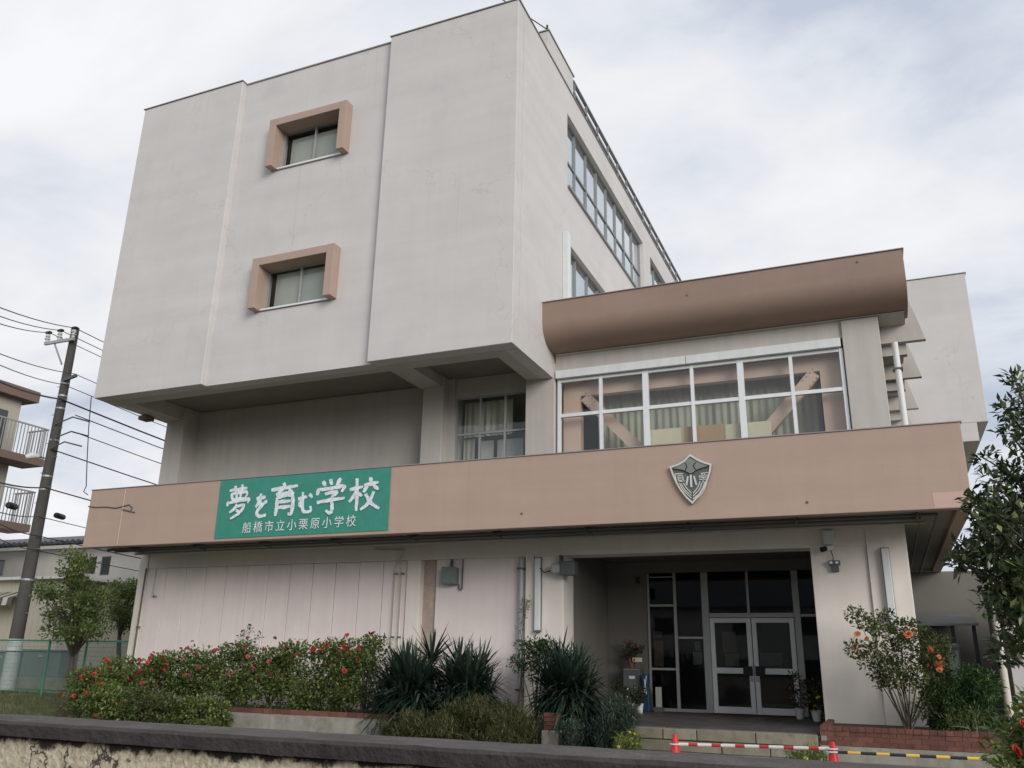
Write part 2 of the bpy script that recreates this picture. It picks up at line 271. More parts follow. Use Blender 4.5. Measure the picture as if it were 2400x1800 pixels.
# stucco of the near boundary wall: cream rough plaster, cracks, drip stain and painted shadow under the coping
def stucco():
    M = bpy.data.materials.new('cream_rough_stucco'); M.use_nodes = True; t = M.node_tree; N = t.nodes; L = t.links; b = N['Principled BSDF']
    b.inputs['Roughness'].default_value = 0.95
    g = N.new('ShaderNodeNewGeometry')
    n = N.new('ShaderNodeTexNoise'); n.inputs['Scale'].default_value = 48; n.inputs['Detail'].default_value = 5; L.new(g.outputs['Position'], n.inputs['Vector'])
    rp = N.new('ShaderNodeValToRGB'); rp.color_ramp.elements[0].position = 0.3; rp.color_ramp.elements[0].color = (0.36, 0.31, 0.215, 1); rp.color_ramp.elements[1].position = 0.7; rp.color_ramp.elements[1].color = (0.62, 0.56, 0.42, 1)
    L.new(n.outputs[0], rp.inputs[0])
    nd = N.new('ShaderNodeTexNoise'); nd.inputs['Scale'].default_value = 1.6; nd.inputs['Detail'].default_value = 2; L.new(g.outputs['Position'], nd.inputs['Vector'])
    ad = N.new('ShaderNodeVectorMath'); ad.operation = 'ADD'; sc = N.new('ShaderNodeVectorMath'); sc.operation = 'SCALE'; sc.inputs['Scale'].default_value = 0.6
    n3 = N.new('ShaderNodeTexNoise'); n3.inputs['Scale'].default_value = 6; n3.inputs['Detail'].default_value = 4; L.new(g.outputs['Position'], n3.inputs['Vector'])
    L.new(n3.outputs['Color'], sc.inputs[0]); L.new(sc.outputs[0], ad.inputs[0]); L.new(g.outputs['Position'], ad.inputs[1])
    vo = N.new('ShaderNodeTexVoronoi'); vo.feature = 'DISTANCE_TO_EDGE'; vo.inputs['Scale'].default_value = 0.75; L.new(ad.outputs[0], vo.inputs['Vector'])
    mc = N.new('ShaderNodeMapRange'); mc.inputs[1].default_value = 0.002; mc.inputs[2].default_value = 0.008; mc.inputs[3].default_value = 0.92; mc.inputs[4].default_value = 0.0; L.new(vo.outputs['Distance'], mc.inputs[0])
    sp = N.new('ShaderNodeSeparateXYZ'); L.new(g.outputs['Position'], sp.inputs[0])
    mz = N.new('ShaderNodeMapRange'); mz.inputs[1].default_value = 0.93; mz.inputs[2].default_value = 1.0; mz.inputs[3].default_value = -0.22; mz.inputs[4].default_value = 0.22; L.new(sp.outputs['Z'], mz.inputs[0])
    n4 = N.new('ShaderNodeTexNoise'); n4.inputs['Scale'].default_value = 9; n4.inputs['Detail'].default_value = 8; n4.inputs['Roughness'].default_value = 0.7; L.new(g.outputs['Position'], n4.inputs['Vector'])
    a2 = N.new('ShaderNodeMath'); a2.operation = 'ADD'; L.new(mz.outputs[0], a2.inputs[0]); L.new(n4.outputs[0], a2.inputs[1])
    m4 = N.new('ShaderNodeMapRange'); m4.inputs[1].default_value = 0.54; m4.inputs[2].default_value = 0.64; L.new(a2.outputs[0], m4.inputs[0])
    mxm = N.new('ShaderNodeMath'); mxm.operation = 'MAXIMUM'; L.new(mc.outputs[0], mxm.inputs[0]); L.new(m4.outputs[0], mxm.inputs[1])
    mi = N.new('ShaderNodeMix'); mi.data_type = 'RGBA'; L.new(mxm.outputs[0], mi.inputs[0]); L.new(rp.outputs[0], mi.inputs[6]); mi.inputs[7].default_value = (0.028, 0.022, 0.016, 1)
    L.new(mi.outputs[2], b.inputs['Base Color'])
    bu = N.new('ShaderNodeBump'); bu.inputs['Strength'].default_value = 0.8; bu.inputs['Distance'].default_value = 0.015; L.new(n.outputs[0], bu.inputs['Height']); L.new(bu.outputs[0], b.inputs['Normal'])
    return M
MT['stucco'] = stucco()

# ------------------------------------------------------------------ helpers
ORG = {}
def tag(o, label=None, cat=None, group=None, kind=None):
    if label: o['label'] = label
    if cat: o['category'] = cat
    if group: o['group'] = group
    if kind: o['kind'] = kind
    return o
def thing(name, label, cat, loc=(0, 0, 0), group=None):
    o = bpy.data.objects.new(name, None); col.objects.link(o); o.location = loc; o.empty_display_size = 0.2
    ORG[o.name] = Vector(loc)
    return tag(o, label, cat, group)
def finish(name, me, m, parent):
    o = bpy.data.objects.new(name, me); col.objects.link(o)
    if m is not None: me.materials.append(MT[m] if isinstance(m, str) else m)
    if parent is not None:
        o.parent = parent; ORG[o.name] = ORG[parent.name]
    return o
class MB:
    def __init__(s): s.v = []; s.f = []
    def add(s, vs_, fs_):
        k = len(s.v); s.v += [tuple(map(float, q)) for q in vs_]; s.f += [tuple(k+i for i in f) for f in fs_]; return s
    def box(s, x0, x1, y0, y1, z0, z1):
        return s.add([(x0, y0, z0), (x1, y0, z0), (x1, y1, z0), (x0, y1, z0), (x0, y0, z1), (x1, y0, z1), (x1, y1, z1), (x0, y1, z1)],
                     [(0, 3, 2, 1), (4, 5, 6, 7), (0, 1, 5, 4), (1, 2, 6, 5), (2, 3, 7, 6), (3, 0, 4, 7)])
    def obox(s, a, b, wd, ht, up=(0, 0, 1)):
        """bar from a to b with width wd and height ht"""
        a, b = Vector(a), Vector(b); d = (b-a).normalized(); r = d.cross(Vector(up)).normalized(); u = r.cross(d)
        q = [p+r*i*wd/2+u*j*ht/2 for p in (a, b) for i, j in ((-1, -1), (1, -1), (1, 1), (-1, 1))]
        return s.add(q, [(0, 1, 2, 3), (7, 6, 5, 4), (0, 4, 5, 1), (1, 5, 6, 2), (2, 6, 7, 3), (3, 7, 4, 0)])
    def tube(s, pts, rad, n=8, cap=True):
        pts = [Vector(p) for p in pts]; rad = [rad]*len(pts) if not hasattr(rad, '__len__') else rad
        k = len(s.v); pr = None
        for i, p in enumerate(pts):
            d = (pts[min(i+1, len(pts)-1)]-pts[max(i-1, 0)]).normalized()
            if pr is None: pr = d.orthogonal().normalized()
            pr = (pr-d*pr.dot(d)); pr = pr.normalized() if pr.length > 1e-6 else d.orthogonal().normalized()
            q = d.cross(pr)
            for j in range(n):
                a = 2*math.pi*j/n; s.v.append(tuple(p+(pr*math.cos(a)+q*math.sin(a))*rad[i]))
        for i in range(len(pts)-1):
            for j in range(n):
                a, b = k+i*n+j, k+i*n+(j+1) % n; s.f.append((a, b, b+n, a+n))
        if cap:
            s.f.append(tuple(k+j for j in range(n))[::-1]); s.f.append(tuple(k+(len(pts)-1)*n+j for j in range(n)))
        return s
    def lathe(s, c, prof, n=16):
        k = len(s.v); c = Vector(c)
        for r, z in prof:
            for j in range(n):
                a = 2*math.pi*j/n; s.v.append((c.x+r*math.cos(a), c.y+r*math.sin(a), c.z+z))
        for i in range(len(prof)-1):
            for j in range(n):
                a, b = k+i*n+j, k+i*n+(j+1) % n; s.f.append((a, b, b+n, a+n))
        s.f.append(tuple(k+j for j in range(n))[::-1]); s.f.append(tuple(k+(len(prof)-1)*n+j for j in range(n)))
        return s
    def prism(s, poly, off):
        """flat polygon of 3-d points pushed along off"""
        n = len(poly); off = Vector(off); k = len(s.v)
        s.v += [tuple(map(float, p)) for p in poly]+[tuple(Vector(p)+off) for p in poly]
        s.f.append(tuple(range(k, k+n))); s.f.append(tuple(range(k+2*n-1, k+n-1, -1)))
        for i in range(n): j = (i+1) % n; s.f.append((k+i, k+n+i, k+n+j, k+j))
        return s
    def grid(s, us, vs_, holes, d0, d1, fn):
        """wall slab with openings: us, vs_ sorted cuts; holes = (u0,u1,v0,v1); fn(u,v,d) -> xyz"""
        us = sorted(set(us+[h[i] for h in holes for i in (0, 1)])); vs_ = sorted(set(vs_+[h[i] for h in holes for i in (2, 3)]))
        nu, nv = len(us)-1, len(vs_)-1
        solid = lambda i, j: 0 <= i < nu and 0 <= j < nv and not any(h[0]-1e-6 <= us[i] and us[i+1] <= h[1]+1e-6 and h[2]-1e-6 <= vs_[j] and vs_[j+1] <= h[3]+1e-6 for h in holes)
        vid = {}
        def V(i, j, d):
            q = (i, j, d)
            if q not in vid: vid[q] = len(s.v); s.v.append(tuple(fn(us[i], vs_[j], d0 if d == 0 else d1)))
            return vid[q]
        for i in range(nu):
            for j in range(nv):
                if not solid(i, j): continue
                s.f.append((V(i, j, 0), V(i+1, j, 0), V(i+1, j+1, 0), V(i, j+1, 0)))
                s.f.append((V(i, j, 1), V(i, j+1, 1), V(i+1, j+1, 1), V(i+1, j, 1)))
                for di, dj, (a, b) in ((-1, 0, ((0, 0), (0, 1))), (1, 0, ((1, 1), (1, 0))), (0, -1, ((1, 0), (0, 0))), (0, 1, ((0, 1), (1, 1)))):
                    if not solid(i+di, j+dj):
                        s.f.append((V(i+a[0], j+a[1], 0), V(i+b[0], j+b[1], 0), V(i+b[0], j+b[1], 1), V(i+a[0], j+a[1], 1)))
        return s
    def build(s, name, m, parent=None, smooth=False, bevel=0.0, seg=2):
        o3 = ORG[parent.name] if parent is not None else Vector((0, 0, 0))
        me = bpy.data.meshes.new(name); me.from_pydata([(a-o3.x, b-o3.y, c-o3.z) for a, b, c in s.v], [], s.f)
        import bmesh
        bm = bmesh.new(); bm.from_mesh(me); bmesh.ops.recalc_face_normals(bm, faces=bm.faces); bm.to_mesh(me); bm.free()
        if smooth:
            for p in me.polygons: p.use_smooth = True
            me.set_sharp_from_angle(angle=R(40))
        o = finish(name, me, m, parent)
        if bevel:
            b = o.modifiers.new('bevel', 'BEVEL'); b.width = bevel; b.segments = seg; b.limit_method = 'ANGLE'
        return o
FX = lambda u, v, d: (u, d, v)          # wall facing -y : u = x, v = z
FY = lambda u, v, d: (d, u, v)          # wall facing +x : u = y, v = z

def put(name, me, loc, parent=None, rot=None, scale=None):
    """one more object that shares a mesh"""
    o = bpy.data.objects.new(name, me); col.objects.link(o)
    if parent is not None: o.parent = parent; o.location = Vector(loc)-ORG[parent.name]
    else: o.location = loc
    if rot: o.rotation_euler = rot
    if scale: o.scale = scale
    return o
def mesh_of(mb, name, m):
    me = bpy.data.meshes.new(name); me.from_pydata(mb.v, [], mb.f); me.materials.append(MT[m])
    return me

def leaf_mesh(name, cen, dr, nr, ln, wd, m, parent, fold=0.18, var=None, droop=0.0):
    """many small leaves: each a folded four-corner blade (two triangles along the midrib)"""
    cen = np.asarray(cen, float); n = len(cen)
    dr = dr/np.linalg.norm(dr, axis=1, keepdims=True)
    sd = np.cross(dr, nr); sd /= np.linalg.norm(sd, axis=1, keepdims=True)+1e-9
    up = np.cross(sd, dr)
    ln = np.broadcast_to(ln, n)[:, None]; wd = np.broadcast_to(wd, n)[:, None]
    base = cen; tip = cen+dr*ln; mid = cen+dr*ln*0.45
    tip = tip-np.array([0, 0, 1.0])*ln*droop
    a = mid+sd*wd/2+up*wd*fold; b = mid-sd*wd/2+up*wd*fold
    o3 = np.array(ORG[parent.name]) if parent is not None else np.zeros(3)
    V = np.stack([base, a, tip, b], 1).reshape(-1, 3)-o3
    k = np.arange(n)*4
    F = np.stack([np.stack([k, k+1, k+2], 1), np.stack([k, k+2, k+3], 1)], 1).reshape(-1)
    me = bpy.data.meshes.new(name); me.vertices.add(4*n); me.vertices.foreach_set('co', V.ravel())
    me.loops.add(6*n); me.loops.foreach_set('vertex_index', F.astype(np.int32))
    me.polygons.add(2*n); me.polygons.foreach_set('loop_start', (np.arange(2*n)*3).astype(np.int32)); me.polygons.foreach_set('loop_total', np.full(2*n, 3, np.int32))
    at = me.attributes.new('leafvar', 'FLOAT', 'FACE')
    if var is None: var = rng.random(n)
    at.data.foreach_set('value', np.repeat(np.clip(var, 0, 1), 2).astype(np.float32))
    me.update(); me.validate()
    return finish(name, me, m, parent)
def rdir(n): 
    v = rng.normal(size=(n, 3)); return v/np.linalg.norm(v, axis=1, keepdims=True)
def clump_leaves(centres, rad, per, ln, wd, upb=0.3, flat=0.8):
    """leaf positions and directions round clump centres, facing outward and up"""
    centres = np.asarray(centres, float); C = np.repeat(centres, per, 0); n = len(C)
    rad = np.repeat(np.broadcast_to(rad, len(centres)), per)
    o = rdir(n); o[:, 2] *= flat; r = rad*rng.random(n)**0.45
    pos = C+o*r[:, None]
    d = o*0.8+rdir(n)*0.7; d[:, 2] += upb*rng.normal(0.2, 0.6, n)
    nr = rdir(n)*0.6+np.array([0, 0, 1.0])
    return pos, d, nr, ln*rng.uniform(0.65, 1.25, n), wd*rng.uniform(0.7, 1.2, n)

# ------------------------------------------------------------------ ground
def ground_sheet():
    xs = np.concatenate([np.linspace(-400, -45, 6), np.linspace(-40, 14, 55), np.linspace(18, 400, 6)])
    ys = np.concatenate([np.linspace(-300, -40, 4), np.linspace(-30, -13, 3), [-12.02, -11.75], np.linspace(-11, 24, 36), np.linspace(30, 500, 6)])
    mb = MB()
    def h(x, y):
        if y < -11.8: return -0.42
        t = min(max((-11.9-x)/2.5, 0), 1); t = t*t*(3-2*t)
        return -0.06+0.36*t
    for y in ys:
        for x in xs: mb.v.append((x, y, h(x, y)))
    nx = len(xs)
    for j in range(len(ys)-1):
        for i in range(nx-1): mb.f.append((j*nx+i, j*nx+i+1, (j+1)*nx+i+1, (j+1)*nx+i))
    o = mb.build('ground', 'grass'); tag(o, 'grassy soil ground round the school', None, None, 'structure')
    return h
GH = ground_sheet()
o = MB().box(-11.2, 30, -11.7, 0.2, -0.2, 0.0).build('forecourt_paving', 'pave'); tag(o, 'worn grey paving in front of the entrance', None, None, 'structure')
o = MB().box(-60, 60, -30, -12.05, -0.6, -0.38).build('street', 'asphalt'); tag(o, 'asphalt street outside the boundary wall', None, None, 'structure')

# ------------------------------------------------------------------ school building
S = thing('school_building', 'large cream concrete school with brown balcony band and overhanging upper block', 'building', (-2, 2.4, 0))
XL, XLS, XRS, YC, ZB, ZT = -11.25, -7.862, -3.36, 0.167, 7.35, 15.75
FP = 2.36                                # plane of the columns
YB = 40.0
# upper block
MB().box(XL, XLS, 0, 0.35, ZB, ZT).build('front_wall_panel', 'wall', S, bevel=0.015)
MB().box(XRS, 0, 0, 0.35, ZB, ZT).build('front_wall_panel', 'wall', S, bevel=0.015)
WIN = [(-6.50, -4.62, 12.86, 13.98), (-6.50, -4.60, 9.06, 10.12)]
MB().grid([XLS, XRS], [ZB, ZT-0.02], [(a-0.03, b+0.03, c-0.03, e+0.03) for a, b, c, e in WIN], YC, YC+0.3, FX).build('front_wall_recess', 'wall', S)
SIDE = [(3.35, 11.05, 12.82, 14.93), (12.04, 16.2, 12.82, 14.90), (17.2, 24.5, 12.82, 14.9), (3.35, 11.05, 9.0, 11.2), (12.04, 16.2, 9.0, 11.2)]
MB().grid([0.35, YB], [ZB, ZT], SIDE, 0.0, -0.30, FY).build('side_wall', 'wall', S)
MB().box(XL, XL+0.3, 0.35, YB, ZB, ZT).build('left_wall', 'wall', S)
MB().box(XL+0.3, -0.3, 0.47, YB, ZT-0.6, ZT-0.35).box(XL+0.3, -0.3, 0.47, YB, 11.35, 11.55).build('floor_slab', 'interior', S)
MB().box(XL+0.3, -0.3, 7.2, 7.4, 7.9, 11.35).box(XL+0.3, -0.3, 7.2, 7.4, 11.55, 15.1).build('inner_wall', 'interior', S)
# cap of the parapet
cp = MB(); cp.box(XL-0.03, XLS+0.02, -0.03, 0.40, ZT+0.001, ZT+0.022); cp.box(XLS+0.021, XRS-0.021, YC-0.03, YC+0.33, ZT-0.019, ZT+0.012); cp.box(XRS-0.02, 0.03, -0.03, 0.40, ZT+0.001, ZT+0.022)
cp.box(-0.33, 0.03, 0.401, YB, ZT+0.001, ZT+0.022); cp.build('parapet_cap', 'roofcap', S)
# soffit of the block: beams round a raised ceiling
sf = MB(); sf.box(XL+0.3, -0.3, 0.47, 2.9, 7.72, 7.85)
sf.build('soffit', 'soffit', S)
MB().box(XL+0.3, -0.3, 0.352, 0.72, ZB+0.004, 7.90).build('edge_beam', 'wall2', S)
MB().box(-0.62, -0.302, 0.722, 2.9, ZB+0.004, 7.71).build('edge_beam', 'wall2', S)
MB().box(XL+0.302, XL+0.62, 0.722, 2.9, ZB+0.004, 7.71).build('edge_beam', 'wall2', S)
MB().box(-3.34, -2.78, 0.722, 2.9, ZB+0.10, 7.71).build('cross_beam', 'wall2', S)
# stair head behind the parapet and the roof railing
MB().box(-4.0, -0.04, 2.04, 3.96, ZT-0.3, 16.52).build('roof_upstand', 'wall', S, bevel=0.01)
MB().box(-4.03, -0.01, 2.01, 3.99, 16.521, 16.55).build('parapet_cap', 'roofcap', S)
rp_ = mesh_of(MB().box(-0.03, 0.03, -0.03, 0.03, 0, 0.61), 'railing_post', 'alu_side')
for y in np.arange(4.1, 36, 1.05): put('railing_post', rp_, (-0.07, y, ZT+0.036), S)
MB().box(-0.12, -0.03, 4.0, 36, 16.401, 16.45).build('railing_rail', 'alu_side', S)
MB().box(-0.11, -0.04, 4.0, 36, 16.06, 16.13).build('railing_rail', 'alu_side', S)

def window(name, fn, u0, u1, v0, v1, d, dpt, ncol, rows, fm, gm, fw=0.05, thick=None, cur=None, curd=0.25, sash=None, parent=None):
    """frame part with a pane for every light; rows = heights as fractions; thick = mullions (indices) wider"""
    f = MB(); sgn = 1 if dpt > 0 else -1
    us = [u0+(u1-u0)*i/ncol for i in range(ncol+1)]; vs_ = [v0+(v1-v0)*r for r in rows]
    def bx(a, b, c, e, d0, d1):
        p, q = fn(a, c, d0), fn(b, e, d1); f.box(min(p[0], q[0]), max(p[0], q[0]), min(p[1], q[1]), max(p[1], q[1]), min(p[2], q[2]), max(p[2], q[2]))
    half = [fw*(0.9 if (thick and i in thick) else 0.5) for i in range(ncol+1)]
    half[0] = half[-1] = fw
    for i, u in enumerate(us):
        lo = 0 if i == 0 else half[i]; hi = 0 if i == ncol else half[i]
        bx(u-lo, u+hi, v0, v1, d, d+dpt*(1.0 if not thick or i in thick or i in (0, ncol) else 0.8))
    for j, v in enumerate(vs_):
        h0 = fw*(1.1 if 0 < j < len(vs_)-1 else 0.9)
        for i in range(ncol):
            a = us[i]+(half[i] if i else half[0]); b = us[i+1]-(half[i+1])
            lo = h0*0.5 if j > 0 else 0; hi = h0*0.5 if j < len(vs_)-1 else 0
            if j == 0: hi = h0
            if j == len(vs_)-1: lo = h0
            bx(a, b, v-lo, v+hi, d+dpt*0.1, d+dpt*0.92)
    fo = f.build(name, fm, parent)
    for i in range(ncol):
        for j in range(len(vs_)-1):
            p = MB(); a, b, c, e = us[i]+half[i]*0.9, us[i+1]-half[i+1]*0.9, vs_[j]+0.01, vs_[j+1]-0.01
            dd = d+dpt*(0.45+0.1*((i+j) % 2)); q = fn(a, c, dd), fn(b, e, dd+dpt*0.08)
            p.box(min(q[0][0], q[1][0]), max(q[0][0], q[1][0]), min(q[0][1], q[1][1]), max(q[0][1], q[1][1]), min(q[0][2], q[1][2]), max(q[0][2], q[1][2]))
            p.build('pane', gm, fo)
    if cur:
        for (a, b, c, e, mm) in cur:
            cm = MB(); n = max(8, int(abs(b-a)*26)); dd = d+dpt+sgn*curd; k = 0
            for t in range(n+1):
                uu = a+(b-a)*t/n; w_ = 0.035*math.sin(t*1.55)+0.015*math.sin(t*0.61+1)
                cm.v += [fn(uu, c, dd+w_*1.25), fn(uu, e, dd+w_*0.8)]
            for t in range(n): cm.f.append((2*t, 2*t+2, 2*t+3, 2*t+1))
            co = cm.build('curtain', mm, fo, smooth=False)
            for p_ in co.data.polygons: p_.use_smooth = True
    return fo

# two brown-framed windows in the recess
for wi, (a, b, c, e) in enumerate(WIN):
    fr = MB(); y0, y1 = -0.10, YC-0.001; t = 0.20; y2 = YC+0.19
    fr.box(a-t, a, y0, y1, c-0.02, e+t); fr.box(b, b+t, y0, y1, c-0.02, e+t); fr.box(a+0.001, b-0.001, y0+0.003, y1, e, e+t-0.003)
    fr.box(a-0.028, a, y1, y2, c-0.02, e+0.028); fr.box(b, b+0.028, y1, y2, c-0.02, e+0.028); fr.box(a+0.001, b-0.001, y1, y2, e, e+0.028)
    f0 = fr.build('window_surround', 'brown', S, bevel=0.008)
    MB().box(a, b, y1+0.002, YC+0.10, c-0.0, c+0.035).box(a+0.004, b-0.004, YC-0.05, y1, c-0.015, c+0.025).build('sill', 'alu', f0)
    window('window', FX, a, b, c+0.04, e, YC+0.12, 0.07, 2, (0, 1), 'alu_dull', 'glass', 0.035, parent=S,
           curd=0.12)
    MB().box(a+0.16, b-0.03, YC+0.235, YC+0.25, c+0.02, e-(0.16 if wi == 0 else 0.06)).build('blind', 'blind', f0)
# side windows of the long wall
for (a, b, c, e) in SIDE:
    n = max(2, int(round((b-a)/0.97)))
    window('window', FY, a, b, c, e, -0.12, -0.08, n, (0, 0.44, 1), 'alu_side', 'glass_side', 0.05, parent=S,
           cur=[(a, b, c, e, 'curtain')], curd=0.12)
MB().box(0.002, 0.14, 2.98, 3.18, 8.9, 11.30).build('window_side_fin', 'whitemetal', S, bevel=0.01)
MB().box(0.002, 0.06, 3.35, 11.1, 12.74, 12.80).build('window_ledge', 'alu_side', S)

# second floor under the block
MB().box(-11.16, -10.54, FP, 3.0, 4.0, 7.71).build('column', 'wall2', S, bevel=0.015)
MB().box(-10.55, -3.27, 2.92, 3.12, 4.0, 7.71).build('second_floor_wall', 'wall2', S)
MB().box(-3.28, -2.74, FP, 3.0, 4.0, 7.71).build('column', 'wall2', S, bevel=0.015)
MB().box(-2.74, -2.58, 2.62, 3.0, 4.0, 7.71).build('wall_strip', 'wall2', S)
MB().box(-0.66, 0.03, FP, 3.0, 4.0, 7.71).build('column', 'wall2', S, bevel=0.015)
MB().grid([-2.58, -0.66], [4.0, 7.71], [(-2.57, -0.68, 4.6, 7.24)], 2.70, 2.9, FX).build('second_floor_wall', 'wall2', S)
wr = window('window', FX, -2.57, -0.68, 4.6, 7.24, 2.72, 0.07, 3, (0, 0.30, 0.66, 1), 'alu_dull', 'glass', 0.045, parent=S,
            cur=[(-2.5, -1.25, 6.35, 7.2, 'curtain'), (-2.5, -2.2, 4.6, 6.3, 'curtain')], curd=0.25)
MB().box(-2.15, -1.80, 3.2, 3.24, 4.9, 6.28).box(-1.70, -1.05, 3.2, 3.24, 4.9, 6.28).build('white_screen', 'paperwhite', wr)
# second floor right: big window bay
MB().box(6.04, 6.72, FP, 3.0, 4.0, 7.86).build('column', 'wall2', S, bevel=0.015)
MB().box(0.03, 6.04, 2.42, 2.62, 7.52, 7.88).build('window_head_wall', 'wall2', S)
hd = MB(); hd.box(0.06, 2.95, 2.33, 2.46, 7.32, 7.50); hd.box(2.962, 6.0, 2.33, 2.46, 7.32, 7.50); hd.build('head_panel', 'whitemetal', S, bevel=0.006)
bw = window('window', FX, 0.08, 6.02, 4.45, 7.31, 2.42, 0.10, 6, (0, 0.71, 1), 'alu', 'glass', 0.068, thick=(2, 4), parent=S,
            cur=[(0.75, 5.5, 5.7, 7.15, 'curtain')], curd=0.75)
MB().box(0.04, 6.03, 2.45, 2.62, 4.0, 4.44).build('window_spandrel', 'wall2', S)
br = MB(); yb_ = 2.70
br.box(0.12, 0.52, yb_, yb_+0.2, 4.0, 7.45); br.box(5.55, 5.95, yb_, yb_+0.2, 4.0, 7.45); br.box(0.52, 5.55, yb_+0.004, yb_+0.19, 6.98, 7.30)
br.obox((0.62, yb_+0.07, 6.95), (2.9, yb_+0.07, 4.5), 0.13, 0.24); br.obox((5.45, yb_+0.07, 6.95), (3.2, yb_+0.07, 4.5), 0.13, 0.24)
brace = br.build('steel_brace', 'pinksteel', S)
bt = mesh_of(MB().lathe((0, 0, 0), [(0.012, 0), (0.012, 0.010)], 6), 'bolt', 'darkgrey')
for sx, cx in ((1, 0.62), (-1, 5.45)):
    for i in range(4):
        for j in (-1, 1):
            t = i*0.10-0.05
            put('bolt', bt, (cx+sx*t*0.68+j*0.06, yb_-0.001, 6.93-t*0.73+sx*j*0.06), brace, (R(90), 0, 0))
for (a, b, z1, mm) in ((2.0, 2.75, 6.02, 'board_cream'), (2.8, 3.62, 6.02, 'board_brown'), (3.66, 4.55, 6.00, 'board_cream')):
    MB().box(a, b, 2.56, 2.60, 4.6, z1).build('leaning_board', mm, bw)
# room behind the second-floor windows
rm = MB(); rm.box(-3.0, 6.7, 6.8, 7.0, 3.98, 7.7); rm.box(6.5, 6.7, 3.0, 6.8, 3.98, 7.7); rm.box(-2.74, -2.6, 3.0, 6.8, 3.98, 7.7); rm.box(-2.6, 6.5, 3.0, 6.8, 7.6, 7.7); rm.build('classroom_shell', 'interior', S)
MB().box(-1.0, -0.75, 4.6, 4.75, 7.45, 7.5).build('ceiling_lamp', 'lampglow', S)
# canopy visor over the big window: straight front, rounded underside
pr = [(1.65, 8.87), (1.65, 8.42), (1.68, 8.26), (1.75, 8.13), (1.86, 8.02), (2.0, 7.95), (2.2, 7.91), (2.45, 7.89)]
poly = [(0.004, y, z) for y, z in pr]+[(0.004, 2.75, 7.89), (0.004, 2.75, 8.87)]
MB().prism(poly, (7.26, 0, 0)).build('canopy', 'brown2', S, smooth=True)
MB().box(0.004, 7.29, 1.62, 2.75, 8.872, 8.888).build('canopy_cap', 'roofcap', S)
MB().box(0.05, 7.20, 2.34, 2.74, 7.872, 7.889).build('canopy_soffit', 'wall2', S)
MB().box(0.01, 7.22, 2.752, 11.0, 7.88, 8.60).build('low_roof', 'wall2', S)
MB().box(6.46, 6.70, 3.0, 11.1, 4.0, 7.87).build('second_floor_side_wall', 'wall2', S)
# side fins under the eave at the right end
for y in (3.05, 5.5, 8.1, 10.6):
    MB().prism([(6.72, y, 7.52), (7.56, y, 7.52), (7.25, y, 8.78), (6.72, y, 8.78)], (0, 0.14, 0)).build('eave_fin', 'wall2', S, bevel=0.01)
    MB().box(6.705, 7.2, y+0.15, y+0.32, 7.30, 7.86).build('eave_bracket', 'wall2', S)

# balcony band
BY = 0.42
MB().box(XL, 7.68, BY, BY+0.2, 3.74, 5.12).build('balcony_band', 'brown', S, bevel=0.012)
MB().box(7.48, 7.68, BY+0.2, 11.1, 3.74, 5.12).build('balcony_band_return', 'brown', S)
MB().box(XL-0.01, 7.70, BY-0.02, BY+0.23, 5.121, 5.138).build('balcony_cap', 'roofcap', S)
MB().box(7.14, 7.683, BY-0.003, BY+0.05, 3.755, 4.0).build('paint_patch', 'brownpatch', S)
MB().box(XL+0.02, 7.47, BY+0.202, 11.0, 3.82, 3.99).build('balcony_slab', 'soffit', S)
MB().box(XL, 6.72, FP+0.01, 2.9, 3.45, 3.815).build('ground_beam', 'pillar', S)
hole = mesh_of(MB().lathe((0, 0, 0), [(0.022, 0), (0.022, 0.012)], 10), 'plug', 'darkpipe')
for (u, v) in ((1223, 1204), (1892, 1177)):
    q = P(u, v, 'y', BY); put('drain_plug', hole, (q[0], BY-0.001, q[2]), S, (R(90), 0, 0))
for (u, v) in ((1610, 692), (2009, 614)):
    q = P(u, v, 'y', 1.65); put('drain_plug', hole, (q[0], 1.649, q[2]), S, (R(90), 0, 0))

# ground floor front: wall of upright panels, pilaster, plain wall
xs = [-11.06, -10.42, -9.79, -9.15, -8.52, -7.88, -7.25, -6.61, -5.97, -5.34, -4.70, -4.07, -3.46]
MB().box(-11.33, -11.07, FP-0.03, 2.9, -0.05, 3.80).build('corner_post', 'pillar', S, bevel=0.015)
pw = MB().box(-11.06, -3.45, FP+0.05, 2.8, -0.05, 3.449).build('panel_wall', 'pink', S)
pan = {}
for i in range(len(xs)-1):
    wd = xs[i+1]-xs[i]
    pan = MB().box(xs[i]+0.008, xs[i+1]-0.008, FP+0.015, FP+0.049, 0.0, 3.44).build('panel', 'pink', pw, bevel=0.006, seg=1)
MB().box(-3.44, -3.10, FP-0.02, 2.8, -0.05, 3.45).build('pilaster', 'pillar', S, bevel=0.012)
MB().box(-3.098, -2.76, FP+0.16, 2.8, -0.05, 3.45).build('recessed_strip', 'strip', S)
MB().box(-2.758, -0.61, FP+0.10, 2.8, -0.05, 3.45).build('plain_wall', 'pink', S)
MB().box(-0.608, 0.235, FP, 3.0, -0.05, 3.455).build('entrance_pillar', 'pillar', S, bevel=0.015)
MB().box(5.085, 6.06, FP+0.03, 3.0, -0.05, 3.455).build('entrance_pillar', 'pillar', S, bevel=0.012)
MB().box(6.062, 6.73, FP-0.02, 3.0, -0.05, 3.82).build('entrance_pillar', 'pillar', S, bevel=0.012)
